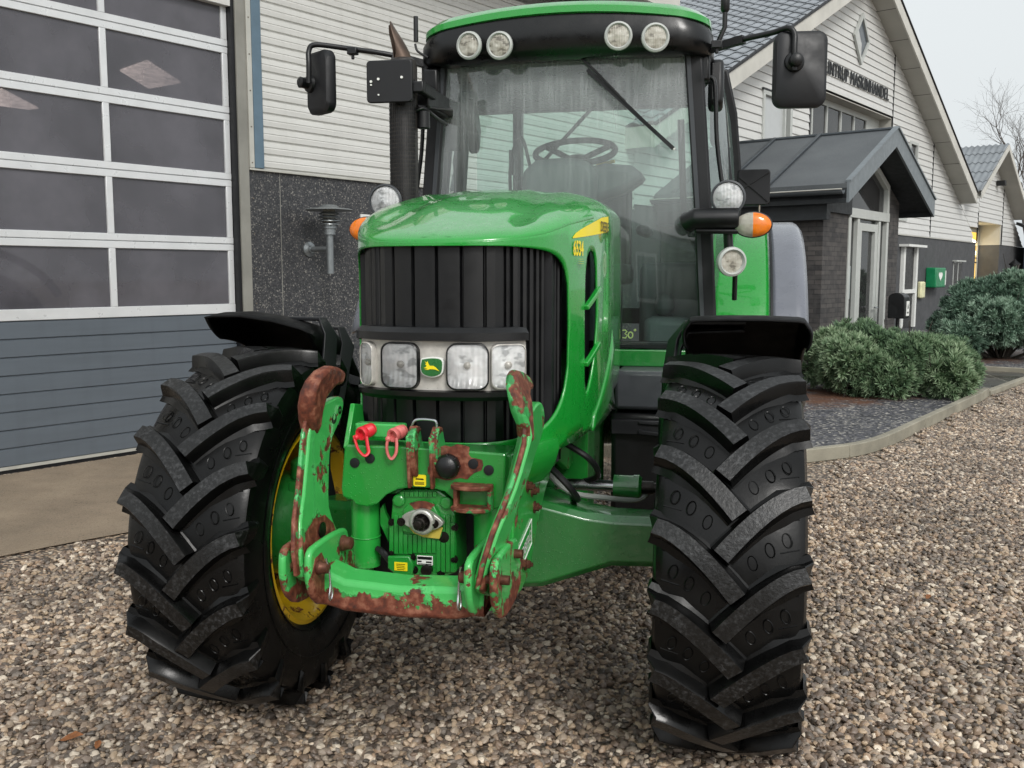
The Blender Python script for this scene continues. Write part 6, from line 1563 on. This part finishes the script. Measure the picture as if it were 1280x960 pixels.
b = MB(); b.box(ct.x+.02, -.56, 1.09, 1.12, ct.z-.05, ct.z+.0); b.box(-.60, -.56, 1.12, 1.30, ct.z-.05, ct.z+.0); b.box(-.66, -.58, 1.24, 1.60, ct.z-.09, ct.z+.01); b.build('plate_bracket', 'black', o, bevel=.006)
o, ct, w_, h_, R = plate2(922, 212, 962, 256, 1.80, 0., 'number_plate_carrier')
b = MB(); b.ribbon([ct+Vector((-w_*.45, -.004, h_*.3)), ct+Vector((w_*.45, -.004, -h_*.4))], .010, .006); b.ribbon([ct+Vector((-w_*.45, -.0045, -h_*.1)), ct+Vector((w_*.45, -.0045, h_*.42))], .010, .006); b.build('rib', 'black', o)
b = MB(); b.tube([ct+Vector((.03, .01, -h_/2)), ct+Vector((.03, 0, -h_/2-.06)), ct+Vector((-.08, -.02, -h_/2-.08))], .006, 8); b.build('plate_bracket', 'bolt', o)
# lamp clusters on the front pillars
YL = 1.42
def cluster(s):
    YL = 1.42 if s > 0 else 1.06
    if s > 0: pr_, pi_, pw_ = (910, 247), (941, 281), (914, 327)
    pR = PY(910, 247, YL) if s > 0 else PY(482, 252, YL)
    b = MB(); b.lathe([(.02, -.085), (.055, -.06), (.074, -.02), (.079, .0)], pR, (0, -1, 0), 36, cap=(1, 0)); cl_ = b.build('lamp_cluster', 'black', T)
    zz = pR.z-.095
    b = MB(); xo_ = abs(pR.x)+.05; b.tube([(s*.62, YL+.02, zz-.02), (s*.66, YL-.01, zz-.0), (s*xo_, YL, zz)], .048 if s > 0 else .03, 18, flat=1.); b.cyl((s*.66, YL, zz-.055), (s*xo_, YL, zz-.06), .014); b.tube([(s*.62, YL+.03, zz), (s*.63, 1.60, zz+.01)], .035, 10); b.ball((s*.64, YL+.1, zz+.01), .035, 12)
    b.cyl((pR.x, YL+.03, zz), (pR.x, YL+.03, zz+.07), .02); b.build('lamp_arm', 'black', cl_, bevel=.006)
    b = MB(); b.lathe([(.079, -.004), (.081, .004), (.079, .012), (.072, .014), (.069, .008)], pR, (0, -1, 0), 40, cap=(0, 0)); b.build('lamp_ring', 'grey_plastic', cl_, smooth=50)
    b = MB(); b.lathe([(.070, .004), (.055, -.02), (.025, -.038), (0, -.04)], pR, (0, -1, 0), 36); b.build('reflector', 'optics', cl_)
    b = MB(); b.lathe([(.071, .006), (.045, .013), (0, .017)], pR, (0, -1, 0), 36); b.build('lens', 'lens', cl_)
    pI = PY(941, 281, YL) if s > 0 else PY(459, 287, YL)
    b = MB(); b.lathe([(.0, -.05), (.05, -.04), (.062, -.01), (.066, .0), (.062, .008)], pI, (0, -1, 0), 36, sx=1.36, sy=.92); ind = b.build('indicator', 'black', cl_)
    for half, mt, nm in ((-s, 'clear_lens', 'side_lens'), (s, 'orange_lens', 'turn_lens')):
        b = MB(); rows = []
        for r in np.linspace(0, 1, 7):
            rows.append([(pI.x+half*.083*r*math.cos(a), YL-.010-.026*math.sqrt(max(0, 1-r*r)), pI.z+.056*r*math.sin(a)) for a in np.linspace(-PI/2, PI/2, 17)])
        b.sheet(rows); b.build(nm, mt, ind, smooth=60)
    if s > 0:
        pw = PY(914, 327, YL); dv = Vector((.35, -1, -.1)).normalized()
        b = MB(); b.lathe([(.03, -.07), (.055, -.05), (.062, -.02), (.062, 0)], pw, dv, 30, cap=(1, 0)); b.cyl((pw.x-.02, YL+.03, zz-.04), (pw.x-.01, YL+.04, pw.z+.03), .022, 12); b.tube([(pw.x+.02, YL+.06, pw.z-.04), (pw.x+.02, YL+.10, pw.z-.18)], .012, 8); wl2 = b.build('lower_work_light', 'black', cl_)
        # its ring and lens sit one level down with the cluster
        b = MB(); b.lathe([(.052, -.02), (.062, -.03), (.070, .0), (.068, .018), (.058, .024), (.050, .012)], pw, dv, 36, cap=(0, 0)); b.build('work_light_ring', 'frame_grey', cl_, smooth=50)
        b = MB(); b.lathe([(.052, .010), (.03, .0), (0, -.01)], pw, dv, 30); b.build('work_light_lens', 'ribbed', cl_)
cluster(1); cluster(-1)

# --- rear mudguards: green arch with a black plastic lip outside it, sky sheen painted into its colour
def rearguard(s):
    def arch(x0, x1, name, mat, r0, drop, par=None, t0=25, t1=150):
        b = MB(); rows = []
        for t in np.linspace(math.radians(t0), math.radians(t1), 26):
            row = []
            for f_ in np.linspace(0, 1, 9):
                x = x0+(x1-x0)*f_; r = r0-drop*max(0, (f_-.72)/.28)**2
                row.append((s*x, 2.75-r*math.cos(t), .80+r*math.sin(t)))
            rows.append(row)
        b.sheet(rows); return b.build(name, mat, par or T, smooth=50, solid=.015)
    g_ = arch(.74, 1.035, 'rear_mudguard', 'green', 1.09, .012)
    arch(1.045, 1.225, 'mudguard_extension', 'fender_sheen', 1.065, .04, g_)
    arch(1.034, 1.046, 'rubber_strip', 'black_soft', 1.095, 0, g_)
    b = MB(); b.prism([(1.70, 1.2), (1.70, 1.62), (1.9, 1.78), (2.9, 1.78), (3.0, 1.2)], 0, s*.735, s*.755); b.build('inner_panel', 'green_flat', g_)
rearguard(1); rearguard(-1)
# ================================================================= LIGHT AND CAMERA
w = bpy.data.worlds.new('World'); C.world = w; w.use_nodes = True
nt = w.node_tree; bg = nt.nodes['Background']
sky = nt.nodes.new('ShaderNodeTexSky'); sky.sky_type = 'NISHITA'; sky.sun_disc = False
SE, SR = math.radians(38), math.radians(150)
sky.sun_elevation = SE; sky.sun_rotation = SR; sky.air_density = 1.6; sky.dust_density = 6.; sky.ozone_density = 1.
hs_ = nt.nodes.new('ShaderNodeHueSaturation'); hs_.inputs['Saturation'].default_value = .12
mx = nt.nodes.new('ShaderNodeMix'); mx.data_type = 'RGBA'; mx.inputs[0].default_value = .72; mx.inputs[7].default_value = (5.6, 5.95, 6.1, 1)
nt.links.new(sky.outputs[0], hs_.inputs['Color']); nt.links.new(hs_.outputs[0], mx.inputs[6]); nt.links.new(mx.outputs[2], bg.inputs[0]); bg.inputs[1].default_value = .12
sd_ = bpy.data.lights.new('sun', 'SUN'); sd_.energy = 1.2; sd_.angle = math.radians(16); sd_.color = (1., .97, .93)
so = bpy.data.objects.new('sun', sd_); col.objects.link(so)
dvec = Vector((math.sin(SR)*math.cos(SE), math.cos(SR)*math.cos(SE), math.sin(SE)))
so.rotation_euler = dvec.to_track_quat('Z', 'Y').to_euler()
cd = bpy.data.cameras.new('camera'); co = bpy.data.objects.new('camera', cd); col.objects.link(co)
cd.sensor_fit = 'HORIZONTAL'; cd.sensor_width = 36; cd.lens = 36*FPX/1280; cd.clip_end = 2000; cd.clip_start = .05
mt_ = Matrix((CR, CU, -CF)).transposed().to_4x4(); mt_.translation = CO; co.matrix_world = mt_
C.camera = co
C.render.engine = 'CYCLES'
C.render.resolution_x = 1024; C.render.resolution_y = 768
C.view_settings.view_transform = 'Standard'; C.view_settings.look = 'None'; C.view_settings.exposure = .44; C.view_settings.gamma = 1
C.cycles.max_bounces = 8; C.cycles.transparent_max_bounces = 16; C.cycles.use_denoising = True
